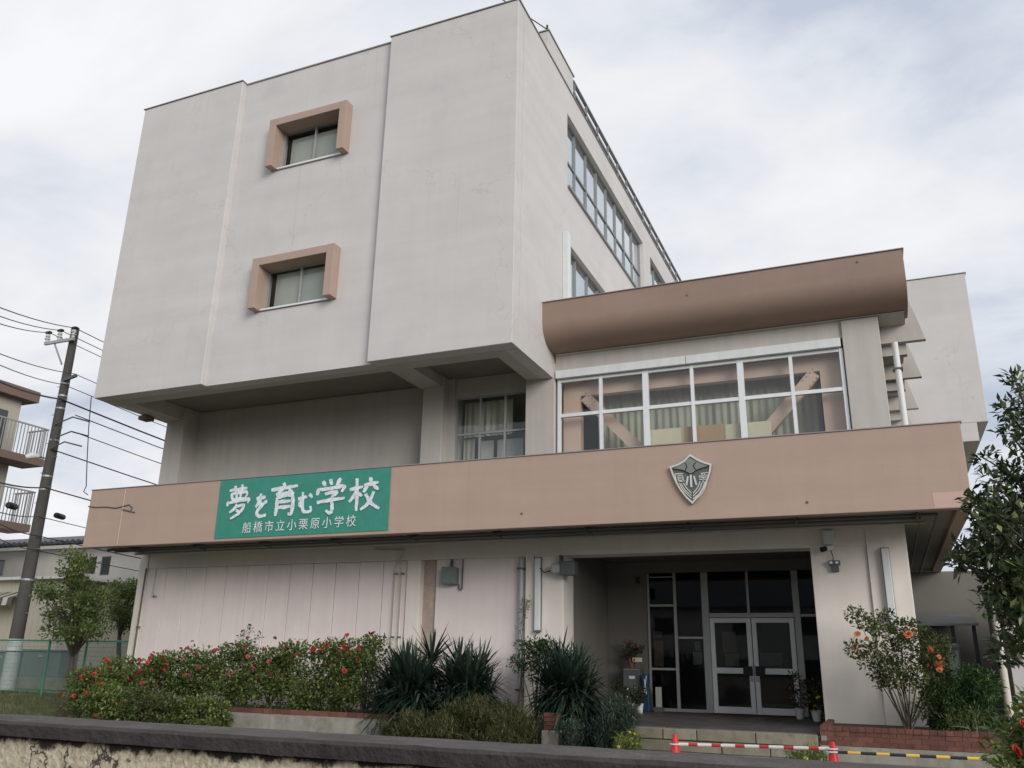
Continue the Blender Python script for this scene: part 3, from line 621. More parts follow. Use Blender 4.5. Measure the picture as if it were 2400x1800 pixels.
# porch: side walls, ceiling, lintel, lobby behind the glass
YD = 5.5
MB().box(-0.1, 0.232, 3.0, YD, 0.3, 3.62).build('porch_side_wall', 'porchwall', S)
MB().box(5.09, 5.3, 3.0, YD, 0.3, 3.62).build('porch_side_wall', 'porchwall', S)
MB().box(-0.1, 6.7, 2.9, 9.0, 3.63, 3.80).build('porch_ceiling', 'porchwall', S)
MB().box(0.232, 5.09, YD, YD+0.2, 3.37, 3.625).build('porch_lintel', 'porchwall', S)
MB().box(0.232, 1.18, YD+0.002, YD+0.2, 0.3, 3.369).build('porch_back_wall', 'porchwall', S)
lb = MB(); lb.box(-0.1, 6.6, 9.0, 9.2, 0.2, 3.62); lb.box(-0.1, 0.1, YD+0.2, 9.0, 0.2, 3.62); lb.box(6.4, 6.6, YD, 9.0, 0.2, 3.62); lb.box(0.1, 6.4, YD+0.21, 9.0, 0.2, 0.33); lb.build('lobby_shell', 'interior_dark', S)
# porch floor tiles on a slab
fl = MB().box(0.24, 5.08, 0.45, YD+0.2, -0.02, 0.338).build('porch_floor', 'mortar', S)
tm = mesh_of(MB().box(-0.146, 0.146, -0.146, 0.146, 0, 0.012), 'tile', 'tile')
for i in range(16):
    for j in range(17):
        x, y = 0.395+i*0.302, 0.60+j*0.302
        if x < 0.40 and y > 3 or y > YD-0.1: continue
        put('tile', tm, (x, y, 0.3385), fl)
MB().box(2.6, 4.4, 4.75, 5.40, 0.352, 0.366).build('door_mat', 'mat_red', S)
# step blocks along the front edge of the porch
sb = MB().box(1.62, 5.13, 0.28, 0.448, -0.02, 0.33).build('porch_step', 'mortar', S)
random.seed(3)
for r, z0 in ((0, 0.0), (1, 0.178)):
    x = 1.65+(0.0 if r else -0.0); i = 0
    cuts = [0.42, 0.64, 0.55, 0.92, 0.93] if r else [0.66, 0.62, 0.72, 0.74, 0.70]
    for cw in cuts:
        x1 = min(x+cw, 5.12)
        dy = random.uniform(-0.015, 0.015)
        MB().box(x+0.007, x1-0.007, 0.20+dy, 0.46, z0+0.004, z0+0.168+random.uniform(-0.006, 0.006)).build('step_block', 'block', sb, bevel=0.012)
        x = x1
# entrance glazing
g0 = MB()
def vb(x0, x1, z0, z1, dy=0.0): g0.box(x0, x1, YD-0.03+dy, YD+0.05, z0, z1)
vb(1.19, 1.24, 0.42, 3.36); vb(1.80, 1.87, 0.36, 3.36); vb(2.44, 2.60, 0.352, 3.36); vb(4.42, 4.56, 0.352, 3.36); vb(5.04, 5.085, 0.352, 3.36); vb(3.44, 3.50, 2.46, 3.36, 0.01)
g0.box(2.601, 4.419, YD-0.022, YD+0.045, 2.36, 2.46)
for (x0, x1, z) in ((1.241, 1.799, 2.61), (1.241, 1.799, 1.22), (1.871, 2.439, 1.90), (4.561, 5.039, 2.38)): g0.box(x0, x1, YD-0.02, YD+0.04, z, z+0.05)
g0.box(1.19, 2.44, YD-0.018, YD+0.05, 0.35, 0.42)
gf = g0.build('entrance_frame', 'alu_dull', S, bevel=0.004, seg=1)
for (x0, x1, z0, z1) in ((1.24, 1.80, 2.66, 3.37), (1.24, 1.80, 1.27, 2.61), (1.24, 1.80, 0.42, 1.22), (1.87, 2.44, 1.95, 3.37), (1.87, 2.44, 0.42, 1.90), (2.60, 3.44, 2.46, 3.37), (3.50, 4.42, 2.46, 3.37), (4.56, 5.04, 2.43, 3.37), (4.56, 5.04, 0.36, 2.38)):
    MB().box(x0, x1, YD+0.01, YD+0.018, z0, z1).build('pane', 'glass_dark', gf)
for (x0, x1) in ((2.61, 3.502), (3.518, 4.412)):
    d = MB(); f_ = 0.10
    d.box(x0, x0+f_, YD-0.06, YD-0.015, 0.36, 2.35); d.box(x1-f_, x1, YD-0.06, YD-0.015, 0.36, 2.35); d.box(x0+f_, x1-f_, YD-0.057, YD-0.018, 2.25, 2.347)
    d.box(x0+f_, x1-f_, YD-0.057, YD-0.018, 0.363, 0.50); d.box(x0+f_, x1-f_, YD-0.057, YD-0.018, 1.18, 1.30)
    do = d.build('door', 'alu', S, bevel=0.004, seg=1)
    MB().box(x0+f_-0.01, x1-f_+0.01, YD-0.045, YD-0.037, 1.30, 2.25).build('pane', 'glass_dark', do)
    MB().box(x0+f_-0.01, x1-f_+0.01, YD-0.045, YD-0.037, 0.50, 1.18).build('pane', 'glass_dark', do)
    hx = x1-0.02 if x0 < 3 else x0+0.02; sg = -1 if x0 < 3 else 1
    MB().box(min(hx, hx+sg*0.20), max(hx, hx+sg*0.20), YD-0.10, YD-0.061, 1.14, 1.34).build('handle', 'black', do, bevel=0.008)
    MB().box(min(hx, hx+sg*0.07), max(hx, hx+sg*0.07), YD-0.075, YD-0.061, 1.02, 1.12).build('lock', 'alu_dull', do)
    if x0 < 3:
        MB().box(2.86, 3.16, YD-0.034, YD-0.030, 1.62, 2.06).box(2.90, 3.20, YD-0.034, YD-0.030, 1.34, 1.60).build('notice', 'paper', do)
    else:
        MB().box(3.65, 4.10, YD-0.034, YD-0.030, 1.36, 1.62).build('notice', 'blind', do)
MB().box(2.24, 2.36, YD+0.022, YD+0.026, 1.65, 1.85).box(2.18, 2.38, YD+0.022, YD+0.026, 1.35, 1.62).build('notice', 'paperwhite', gf)
MB().box(1.30, 1.50, YD+0.022, YD+0.026, 1.92, 2.06).build('notice', 'paperpink', gf)
MB().box(1.30, 1.52, YD+0.022, YD+0.026, 1.30, 1.86).build('notice', 'board_brown', gf)

# wing behind on the right
WY = 11.2
a = P(2260, 640, 'y', WY); b = P(2318, 987, 'y', WY); c = P(2296, 1032, 'y', WY)
XW, ZW1, ZW0, ZW2 = float((a[0]+b[0])/2), float(a[2]), float(b[2]), float(c[2])
MB().box(0.3, XW, WY, WY+14, ZW0, ZW1).build('rear_wing_block', 'wall', S, bevel=0.015)
MB().box(0.3, XW+0.03, WY-0.03, WY+14, ZW1+0.001, ZW1+0.022).build('parapet_cap', 'roofcap', S)
MB().box(0.3, float(c[0]), WY+0.01, WY+13.9, ZW2, ZW0-0.001).build('rear_wing_beam', 'wall', S)
MB().box(0.3, XW-1.6, WY+1.5, WY+13.5, 0, ZW2-0.001).build('rear_wing_base', 'wall2', S)
MB().box(6.75, 12.5, WY-0.9, WY-0.7, 0, 3.75).build('rear_ground_wall', 'porchwall', S)

# ------------------------------------------------------------------ boundary wall in front of the camera
BW = thing('boundary_wall', 'cream rough plaster wall with dark weathered coping in the foreground', 'wall', (4, -11.85, -0.4))
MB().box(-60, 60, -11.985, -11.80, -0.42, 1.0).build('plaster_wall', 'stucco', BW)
def coping():
    xs_ = np.concatenate([np.linspace(-60, -6, 20), np.linspace(-5.9, 12, 240), np.linspace(12.2, 60, 20)]); mb = MB()
    prof = [(-12.03, 1.002), (-12.04, 1.045), (-12.028, 1.056), (-11.90, 1.060), (-11.765, 1.056), (-11.75, 1.045), (-11.75, 1.0)]
    for x in xs_:
        for i, (y, z) in enumerate(prof): mb.v.append((x, y+rng.normal(0, 0.0012), z+rng.normal(0, 0.0008)))
    n = len(prof)
    for i in range(len(xs_)-1):
        for j in range(n): a, b = i*n+j, i*n+(j+1) % n; mb.f.append((a, b, b+n, a+n))
    return mb
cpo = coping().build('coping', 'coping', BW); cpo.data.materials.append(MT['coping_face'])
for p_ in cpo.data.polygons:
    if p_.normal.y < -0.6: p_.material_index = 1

# ------------------------------------------------------------------ flower beds
brk = mesh_of(MB().box(-0.103, 0.103, -0.05, 0.05, -0.031, 0.031), 'brick', 'brick')
brk2 = mesh_of(MB().box(-0.05, 0.05, -0.10, 0.10, -0.031, 0.031), 'brick', 'brick')
BL = thing('flower_bed_kerb', 'low concrete kerb with a course of red bricks edging the rose bed', 'kerb', (-5, 0.1, 0))
MB().box(-9.9, 0.35, 0.0, 0.16, -0.05, 0.262).build('concrete_kerb', 'concrete', BL, bevel=0.01)
MB().box(-9.89, 0.34, 0.012, 0.15, 0.263, 0.355).build('mortar_bed', 'mortar', BL)
for i in range(47):
    for r in range(1): put('brick', brk, (-9.78+i*0.2155, 0.052+random.uniform(-.004, .004), 0.268+0.032+0.031), BL, (0, 0, random.uniform(-.01, .01)), (1, 1, 1.35))
o = MB().box(-10.9, 0.34, 0.17, FP-0.03, -0.05, 0.30).build('flower_bed_soil', 'soil'); tag(o, 'dark soil of the rose bed', None, None, 'structure')
BR = thing('brick_planter', 'low red brick planter below the orange-flowered shrub', 'planter', (6.4, 0.2, 0))
MB().box(5.14, 8.05, 0.2, 0.36, -0.05, 0.212).build('footing', 'concrete', BR, bevel=0.008)
MB().box(5.15, 8.04, 0.212, 0.30, 0.213, 0.47).build('mortar_core', 'mortar', BR)
for r in range(4):
    z = 0.247+r*0.0685
    for i in range(14):
        x = 5.245+i*0.2155+(0.0 if r % 2 else 0.0)+(0.108 if r % 2 else 0)
        if x > 8.0: continue
        if r == 3: continue
        put('brick', brk, (x, 0.249+random.uniform(-.003, .003), z), BR)
for i in range(27): put('brick', brk2, (5.20+i*0.108, 0.285+random.uniform(-.004, .004), 0.247+3*0.0685-0.002), BR)
for r in range(4):
    for i in range(9): put('brick', brk, (5.192, 0.47+i*0.2155, 0.247+r*0.0685), BR, (0, 0, R(90)))
o = MB().box(5.25, 8.0, 0.31, FP-0.03, 0.0, 0.42).build('planter_soil', 'soil'); tag(o, 'dark soil in the brick planter', None, None, 'structure')
ST = thing('brick_pier', 'short red brick stub on a pale concrete block beside the porch steps', 'pier', (0.95, -0.15, 0))
MB().box(0.80, 1.10, -0.32, 0.02, -0.02, 0.26).build('concrete_block', 'concrete', ST, bevel=0.012)
for r in range(4):
    for i, (dx, dy) in enumerate(((-0.055, 0.06), (-0.055, -0.06))):
        put('brick', brk, (0.95, -0.15+dy, 0.295+r*0.0685), ST, (0, 0, 0), (1.25, 1.05, 1))

# ------------------------------------------------------------------ brush lettering
def smooth_line(pts, n=7):
    pts = [np.array(p, float) for p in pts]
    if len(pts) == 2: return [pts[0]+(pts[1]-pts[0])*t for t in np.linspace(0, 1, 5)]
    q = [2*pts[0]-pts[1]]+pts+[2*pts[-1]-pts[-2]]; o_ = []
    for i in range(1, len(q)-2):
        for t in np.linspace(0, 1, n, endpoint=False):
            o_.append(0.5*((2*q[i])+(-q[i-1]+q[i+1])*t+(2*q[i-1]-5*q[i]+4*q[i+1]-q[i+2])*t*t+(-q[i-1]+3*q[i]-3*q[i+1]+q[i+2])*t**3))
    return o_+[pts[-1]]
def stroke(mb, pts, wd, to3, depth, taper=(0.75, 1.0, 0.6), n=7, lift=0.0, rough=0.0):
    """brush stroke: tapered ribbon through 2-d points, given a little thickness"""
    L_ = smooth_line(pts, n); k = len(L_); lt, rt = [], []
    for i, p in enumerate(L_):
        d = L_[min(i+1, k-1)]-L_[max(i-1, 0)]; d = d/(np.linalg.norm(d)+1e-9); nn = np.array([-d[1], d[0]])
        t = i/(k-1); wv = wd*(taper[0]+(taper[1]-taper[0])*min(1, t*2) if t < 0.5 else taper[1]+(taper[2]-taper[1])*(t-0.5)*2)/2
        lt.append(p+nn*wv*(1+random.uniform(-rough, rough))); rt.append(p-nn*wv*(1+random.uniform(-rough, rough)))
    b = len(mb.v)
    for i, (a, c) in enumerate(zip(lt, rt)): mb.v += [tuple(to3(a, -lift*i)), tuple(to3(c, -lift*i)), tuple(to3(a, depth)), tuple(to3(c, depth))]
    for i in range(k-1):
        q = b+4*i; mb.f += [(q, q+4, q+5, q+1), (q+2, q+3, q+7, q+6), (q, q+2, q+6, q+4), (q+1, q+5, q+7, q+3)]
    mb.f += [(b, b+1, b+3, b+2), (b+4*(k-1), b+4*(k-1)+2, b+4*(k-1)+3, b+4*(k-1)+1)]
GLY = {
 'yume': [[(.12, .86), (.86, .91)], [(.36, 1.0), (.38, .8)], [(.66, 1.03), (.6, .8)], [(.2, .76), (.25, .56)], [(.2, .75), (.84, .78), (.78, .57)], [(.42, .75), (.43, .6)], [(.6, .76), (.59, .6)],
          [(.26, .57), (.76, .59)], [(.08, .52), (.03, .38)], [(.08, .48), (.5, .51), (.95, .55), (.9, .42)], [(.46, .42), (.34, .28), (.14, .17)], [(.4, .34), (.76, .37), (.55, .13), (.18, -.03)], [(.42, .24), (.56, .17)]],
 'wo': [[(.2, .78), (.8, .84)], [(.5, 1.0), (.42, .72), (.16, .42)], [(.3, .56), (.5, .6), (.55, .36)], [(.92, .66), (.5, .44), (.26, .2), (.42, .03), (.88, .06)]],
 'iku': [[(.46, 1.02), (.52, .9)], [(.02, .82), (.5, .86), (.98, .9)], [(.45, .82), (.24, .66), (.74, .72)], [(.66, .8), (.84, .64)], [(.24, .58), (.23, .3), (.18, .0)], [(.24, .57), (.78, .6), (.77, .06), (.64, .03)], [(.26, .42), (.74, .44)], [(.26, .25), (.74, .27)]],
 'mu': [[(.06, .68), (.62, .76)], [(.36, 1.0), (.36, .5), (.28, .34), (.17, .42), (.3, .54), (.37, .3), (.42, .08), (.62, .02), (.88, .06), (.86, .3)], [(.76, .88), (.96, .7)]],
 'gaku': [[(.22, .98), (.31, .82)], [(.47, 1.02), (.52, .84)], [(.82, 1.02), (.68, .82)], [(.1, .76), (.04, .56)], [(.1, .72), (.5, .74), (.94, .77), (.86, .6)], [(.3, .58), (.7, .61), (.52, .46)], [(.52, .46), (.55, .1), (.47, -.01), (.34, .07)], [(.04, .34), (.5, .38), (.97, .41)]],
 'kou': [[(.03, .68), (.46, .74)], [(.26, 1.02), (.27, .5), (.26, -.02)], [(.26, .66), (.17, .46), (.02, .28)], [(.29, .58), (.44, .44)], [(.7, 1.02), (.73, .86)], [(.5, .78), (.98, .84)], [(.62, .74), (.48, .56)], [(.82, .76), (.97, .6)], [(.84, .56), (.66, .2), (.4, .0)], [(.56, .5), (.74, .2), (1.02, -.01)]],
}
BN_Y = BY-0.012
cs = {k_: P(*uv, 'y', BN_Y) for k_, uv in dict(tl=(518, 1127), bl=(502, 1263), tr=(917, 1095), br=(909, 1243)).items()}
BN = thing('banner', 'green cloth banner with white brush lettering on the brown band', 'banner', tuple(cs['bl']))
def banner_cloth():
    mb = MB(); nx, nz = 70, 22
    for side in (0, 1):
        for j in range(nz+1):
            for i in range(nx+1):
                s_, t_ = i/nx, j/nz
                p = (cs['bl']*(1-s_)+cs['br']*s_)*(1-t_)+(cs['tl']*(1-s_)+cs['tr']*s_)*t_
                edge = min(1, 6*min(s_, 1-s_))*min(1, 5*min(t_, 1-t_))
                wv = 0.006*math.sin(9*s_*4.4+3*t_+2*math.sin(5*t_+3*s_))+0.005*math.sin(14*t_-8*s_*2)
                mb.v.append((p[0], p[1]-0.004+(wv*0.7-0.004)*edge+(0.003 if side else 0), p[2]))
    n = (nx+1)*(nz+1)
    for j in range(nz):
        for i in range(nx):
            a = j*(nx+1)+i; mb.f.append((a, a+1, a+nx+2, a+nx+1)); mb.f.append((n+a, n+a+nx+1, n+a+nx+2, n+a+1))
    return mb
bc = banner_cloth().build('cloth', 'banner', BN, smooth=True)
boxes = {'yume': (240, 495, 268, 612, 44), 'wo': (528, 690, 352, 606, 44), 'iku': (715, 1012, 245, 588, 46), 'mu': (1000, 1172, 335, 560, 42), 'gaku': (1205, 1528, 205, 558, 46), 'kou': (1558, 1888, 190, 528, 46)}
for gname, (x0, x1, y0, y1, wd) in boxes.items():
    def to3(p, d_, x0=x0, x1=x1, y0=y0, y1=y1):
        u = 480+(x0+p[0]*(x1-x0)-(1-p[1])*10)*0.217; v = 1080+(y1+(y0-y1)*p[1]-(p[0]-0.5)*0.085*(x1-x0))*0.217
        q = P(u, v, 'y', BN_Y-0.018); return (q[0], q[1]+d_, q[2])
    asp = (x1-x0)/(y1-y0)
    mb = MB()
    for si, st in enumerate(GLY[gname]):
        w_ = wd*0.92/((x1-x0)+(y1-y0))*2
        stroke(mb, st, w_*(0.8 if gname == 'yume' else 1.0), lambda p, d_, si=si: (lambda q: (q[0], q[1]-0.0009*si, q[2]))(to3(p, d_)), 0.004, lift=0.00012, rough=0.22)
    mb.build('brush_character', 'bannertext', BN)
# small school name in a light hand
def text_mesh(txt, size, offset=0.0):
    cu = bpy.data.curves.new('lettering', 'FONT'); cu.body = txt; cu.size = size; cu.extrude = 0.0015; cu.offset = offset; cu.resolution_u = 3
    ob = bpy.data.objects.new('lettering', cu); col.objects.link(ob)
    dg = bpy.context.evaluated_depsgraph_get(); dg.update()
    me = bpy.data.meshes.new_from_object(ob.evaluated_get(dg)); bpy.data.objects.remove(ob); bpy.data.curves.remove(cu)
    return me
p0, p1 = P(480+398*0.217, 1080+772*0.217, 'y', BN_Y-0.022), P(480+1640*0.217, 1080+694*0.217, 'y', BN_Y-0.022)
small = '船橋市立小栗原小学校'
for i, ch in enumerate(small):
    me = text_mesh(ch, 0.255, 0.0)
    me.materials.append(MT['bannertext'])
    q = p0+(p1-p0)*(i/(len(small)-0.1))
    put('character', me, tuple(q), BN, (R(90), 0, 0), (0.98, 1, 1))

# ------------------------------------------------------------------ school emblem
EM = thing('school_emblem', 'cast metal shield emblem with characters fixed to the brown band', 'emblem', tuple(P(1618, 1120, 'y', BY)))
def E3(x, y, d): q = P(1540+x*0.0964, 1040+y*0.0964, 'y', BY); return (q[0], BY-d, q[2])
half_r = [(820, 270), (985, 375), (1150, 450), (1345, 510), (1318, 700), (1262, 880), (1170, 1080), (1040, 1290), (880, 1480)]
half_l = [(880, 1480), (720, 1330), (580, 1150), (470, 960), (390, 780), (320, 580), (500, 520), (670, 420), (820, 270)]
outl = half_r+half_l[1:-1]
cxy = np.array([840, 850.])
inn = [tuple(cxy+(np.array(p)-cxy)*0.905) for p in outl]
plate = MB().prism([E3(*p, 0.005) for p in outl], (0, -0.04, 0)).build('plate', 'emb_dark', EM)
rim = MB(); k = len(outl)
for ring, d in ((outl, 0.005), (outl, 0.075), (inn, 0.075), (inn, 0.044)): rim.v += [E3(*p, d) for p in ring]
for r in range(3):
    for i in range(k): j = (i+1) % k; rim.f.append((r*k+i, r*k+j, (r+1)*k+j, (r+1)*k+i))
rim.build('rim', 'silver', EM)
MB().prism([E3(*p, 0.046) for p in [(822, 345), (1000, 445), (1265, 548), (1130, 590), (1000, 640), (900, 700), (838, 745), (760, 700), (650, 655), (520, 635), (400, 618), (560, 540), (690, 455)]], (0, -0.012, 0)).build('chestnut_field', 'emb_grey', EM)
gv = MB()
for pts in ([(700, 490), (740, 570), (700, 670)], [(950, 470), (905, 560), (960, 650)], [(410, 628), (640, 660), (835, 748), (1000, 648), (1260, 562)]):
    stroke(gv, pts, 18, lambda p, d_: E3(p[0], p[1], 0.066-d_), 0.006, (1, 1, 1))
gv.build('groove_line', 'black', EM)
for pts, wd in ([[(835, 770), (850, 1070)], 50], [[(765, 810), (730, 1025)], 44], [[(910, 800), (975, 1020)], 40]):
    mb = MB(); stroke(mb, pts, wd, lambda p, d_: E3(p[0], p[1], 0.066-d_), 0.02, (0.9, 1, 0.9)); mb.build('centre_character_stroke', 'silver', EM)
gl = MB(); gr = MB(); f3 = lambda p, d_: E3(p[0], p[1], 0.062-d_)
for pts in ([(450, 752), (640, 745)], [(510, 800), (640, 795)], [(530, 850), (640, 850)], [(540, 905), (650, 905)], [(520, 800), (540, 930)], [(640, 800), (650, 930)], [(450, 752), (480, 900), (540, 1040)], [(560, 930), (690, 920)]): stroke(gl, pts, 24, f3, 0.016, (1, 1, 1))
for pts in ([(1080, 740), (1260, 712)], [(1060, 790), (1240, 780)], [(1060, 790), (1050, 830), (1225, 830)], [(1240, 780), (1225, 840)], [(1105, 790), (1105, 830)], [(1170, 720), (1160, 830)], [(1040, 882), (1220, 878)], [(1140, 840), (1130, 960)], [(1110, 745), (1110, 790)]): stroke(gr, pts, 22, f3, 0.016, (1, 1, 1))
gl.build('left_character', 'silver', EM); gr.build('right_character', 'silver', EM)
for sgn, lines in ((0, [[(650, 965), (740, 1100), (850, 1215)], [(600, 985), (700, 1140), (850, 1275)], [(560, 970), (650, 1140), (850, 1335)], [(500, 950), (610, 1160), (830, 1400)]]),
                   (1, [[(1065, 925), (1000, 1080), (890, 1220)], [(1110, 960), (1040, 1130), (890, 1290)], [(1180, 930), (1080, 1180), (890, 1355)], [(1225, 960), (1110, 1220), (890, 1420)]])):
    for pts in lines:
        mb = MB(); stroke(mb, pts, 22, f3, 0.016, (1, 1, 1)); mb.build('flowing_line', 'silver', EM)

# ------------------------------------------------------------------ pipes, lamps and boxes on the building
def single(name, label, cat, mb, m, group=None, smooth=True, bevel=0.0, kind=None):
    o = mb.build(name, m, None, smooth=smooth, bevel=bevel); return tag(o, label, cat, group, kind)
def pipe_run(name, label, pts, r, m, brackets=(), n=10, group=None, cat='pipe'):
    t = thing(name, label, cat, tuple(pts[0]), group)
    MB().tube(pts, r, n).build('pipe', m, t, smooth=True)
    for b_ in brackets:
        b_ = Vector(b_); MB().box(b_.x-r*1.5, b_.x+r*1.5, b_.y-r*1.15, b_.y+r*2.4, b_.z-0.018, b_.z+0.018).build('bracket', 'darkgrey', t)
    return t
pipe_run('drainpipe', 'thick grey drainpipe beside the left entrance pillar', [(-0.70, 2.36, 0.3), (-0.70, 2.36, 3.42)], 0.052, 'greypipe', [(-0.70, 2.36, 1.75), (-0.70, 2.36, 3.2), (-0.70, 2.36, .8)])
pipe_run('conduit', 'left one of two thin cream pipes climbing the panelled wall', [P(877, 1265, 'y', 2.28), P(877, 1290, 'y', 2.28), P(948, 1290, 'y', 2.30), (-3.70, 2.30, 3.30), (-3.70, 2.30, 0.3)], 0.019, 'creampipe', [(-3.70, 2.30, 3.15), (-3.70, 2.30, 1.80)])
pipe_run('conduit', 'right one of two thin cream pipes climbing the panelled wall', [(-3.70, 2.30, 3.42), (-3.53, 2.30, 3.36), (-3.53, 2.30, 0.3)], 0.019, 'creampipe', [(-3.53, 2.30, 3.15), (-3.53, 2.30, 1.80)])
pipe_run('soffit_pipe', 'front one of the long dark pipes under the balcony', [(-11.0, 0.95, 3.74), (7.20, 0.95, 3.74), (7.20, 10.5, 3.74)], 0.030, 'darkpipe')
pipe_run('soffit_pipe', 'long pale grey pipe farther back under the balcony', [(-10.9, 1.72, 3.73), (7.05, 1.72, 3.73)], 0.026, 'alu_dull')
pipe_run('soffit_pipe', 'second dark pipe running just behind the front pipe under the balcony', [(-11.0, 1.18, 3.73), (6.95, 1.18, 3.73), (6.95, 10.5, 3.73)], 0.026, 'darkpipe')
hg = mesh_of(MB().box(-0.015, 0.015, -0.03, 0.45, -0.02, 0.11), 'pipe_hanger', 'darkgrey')
for i, x in enumerate(np.arange(-10.2, 7.0, 1.9)):
    put('pipe_hanger', hg, (x, 0.86, 3.71), S)
pipe_run('drainpipe', 'pale drainpipe right of the upper window column under the fins', [(6.98, 2.86, 4.6), (6.98, 2.86, 7.45)], 0.06, 'whitemetal', [(6.98, 2.86, 6.9), (6.98, 2.86, 5.4)])
pipe_run('wall_pipe', 'short thin pipe hanging at the far left of the panelled wall', [(-10.72, 2.30, 3.44), (-10.72, 2.30, 2.75), (-10.62, 2.30, 2.75)], 0.02, 'greypipe', [(-10.66, 2.30, 2.75)])
pipe_run('wall_pipe', 'thin grey pipe down the left corner post of the school', [(-11.03, 2.27, 3.44), (-11.03, 2.27, 0.2)], 0.022, 'darkpipe', [(-11.03, 2.27, 2.0)])
def wall_lamp(x, y, z0, z1, wd, label):
    t = thing('wall_lamp', label, 'lamp', (x, y, z0), 'long wall lamps on the entrance pillars')
    MB().box(x-wd/2, x+wd/2, y-0.03, y-0.001, z0, z1).build('backplate', 'darkgrey', t)
    MB().box(x-wd/2+0.008, x+wd/2-0.008, y-0.11, y-0.031, z0+0.02, z1-0.02).build('diffuser', 'whitemetal', t, bevel=0.012)
    MB().box(x-wd/2-0.003, x+wd/2+0.003, y-0.114, y-0.031, z0-0.012, z0+0.019).build('end_cap', 'darkgrey', t)
wall_lamp(-0.30, FP, 1.93, 3.42, 0.13, 'long white wall lamp on the left entrance pillar')
wall_lamp(6.36, FP-0.02, 2.02, 3.40, 0.14, 'long white wall lamp on the right entrance pillar')
t = thing('junction_box', 'grey-green electric box on the plain wall beside the pilaster', 'box', (-2.35, 2.4, 2.9))
MB().box(-2.52, -2.20, 2.25, 2.458, 2.90, 3.26).build('case', 'greengrey', t, bevel=0.012); MB().box(-2.53, -2.19, 2.235, 2.249, 2.92, 3.27).build('cover', 'greengrey', t, bevel=0.006)
MB().tube([(-2.36, 2.40, 3.26), (-2.36, 2.40, 3.44)], 0.035, 8).tube([(-2.10, 2.42, 3.44), (-2.10, 2.42, 2.82), (-2.14, 2.42, 2.78), (-2.18, 2.42, 2.82), (-2.18, 2.42, 2.90)], 0.014, 6).build('cable', 'darkpipe', t)
t = thing('loudspeaker', 'dark horn loudspeaker with a hanging cable by the left entrance pillar', 'loudspeaker', (0.3, 2.2, 3.2))
MB().box(0.27, 0.58, 2.05, 2.33, 3.02, 3.30).build('case', 'darkgrey', t, bevel=0.02); MB().box(0.05, 0.268, 2.10, 2.30, 3.06, 3.26).build('driver', 'alu_dull', t, bevel=0.03)
MB().tube([(-0.38, 2.28, 3.44), (-0.30, 2.27, 3.24), (-0.15, 2.26, 3.10), (0.06, 2.25, 3.14)], 0.012, 6).build('cable', 'black', t); MB().box(0.2, 0.24, 2.2, 2.36, 3.26, 3.44).build('bracket', 'darkgrey', t)
q = P(1943, 1270, 'y', FP+0.03)
t = thing('security_camera', 'white security camera under a small white box on the right pillar', 'camera', (float(q[0]), FP, float(q[2])))
qx, qz = float(q[0]), float(q[2])
MB().box(qx-0.09, qx+0.09, FP-0.10, FP+0.028, qz-0.06, qz+0.20).build('housing_box', 'whitemetal', t, bevel=0.012)
MB().tube([(qx, FP-0.05, qz-0.06), (qx, FP-0.05, qz-0.12)], 0.02, 8).build('mount', 'whitemetal', t)
MB().tube([(qx+0.06, FP-0.03, qz-0.10), (qx-0.06, FP-0.16, qz-0.145)], [0.045, 0.05], 10).build('body', 'whitemetal', t); MB().tube([(qx-0.06, FP-0.16, qz-0.146), (qx-0.13, FP-0.22, qz-0.17)], [0.045, 0.05], 10).build('lens', 'black', t)
t = thing('door_intercom', 'small black lamp and intercom hung below the security camera', 'intercom', (qx+0.05, FP, qz-0.5))
MB().tube([(qx+0.02, FP-0.03, qz-0.16), (qx+0.05, FP-0.03, qz-0.30), (qx+0.03, FP-0.03, qz-0.36)], 0.008, 6).build('cable', 'black', t)
MB().box(qx-0.04, qx+0.16, FP-0.08, FP+0.028, qz-0.43, qz-0.35).box(qx+0.0, qx+0.13, FP-0.06, FP+0.028, qz-0.55, qz-0.431).build('case', 'darkgrey', t, bevel=0.01)
MB().box(qx-0.02, qx+0.03, FP-0.085, FP-0.081, qz-0.41, qz-0.37).box(qx+0.08, qx+0.13, FP-0.085, FP-0.081, qz-0.41, qz-0.37).build('lens', 'alu', t)
# cable on the left end of the band, conduit over it, drop cable from the street
cabp = [P(u, v, 'y', BY-0.012) for u, v in ((207, 1187), (225, 1189), (250, 1188), (272, 1191), (290, 1186), (303, 1183), (310, 1190), (306, 1197))]
single('band_cable', 'dark loose cable along the left end of the brown band', 'cable', MB().tube(cabp, 0.014, 6).tube([P(286, 1194, 'y', BY-0.012), P(316, 1201, 'y', BY-0.012)], 0.016, 6), 'darkpipe')
single('band_conduit', 'thin painted conduit straight down the left end of the brown band', 'pipe', MB().tube([(P(297, 1140, 'y', BY)[0], BY-0.012, 5.10), (P(297, 1140, 'y', BY)[0], BY-0.012, 3.76)], 0.012, 6), 'brownpatch')
t = thing('floodlight', 'small dark floodlight under the left corner of the upper block', 'floodlight', (-11.0, 1.7, 7.1))
q = P(345, 982, 'x', -11.2)
MB().box(q[0]-0.12, q[0]+0.16, q[1]-0.2, q[1]+0.1, q[2]-0.06, q[2]+0.06).build('case', 'apt_brown', t, bevel=0.02); MB().box(q[0]-0.02, q[0]+0.03, q[1]-0.05, q[1]+0.0, q[2]+0.06, 7.345).build('bracket', 'darkgrey', t)
single('roof_cable', 'thin cable slanting over the roof corner above the front wall', 'cable', MB().tube([(-0.10, 2.10, 16.62), (-2.2, -1.6, 17.0), (-6.5, -9.5, 17.6)], 0.014, 6).tube([(-0.10, 2.10, 16.5), (-0.10, 2.10, 16.75)], 0.03, 6), 'wire')

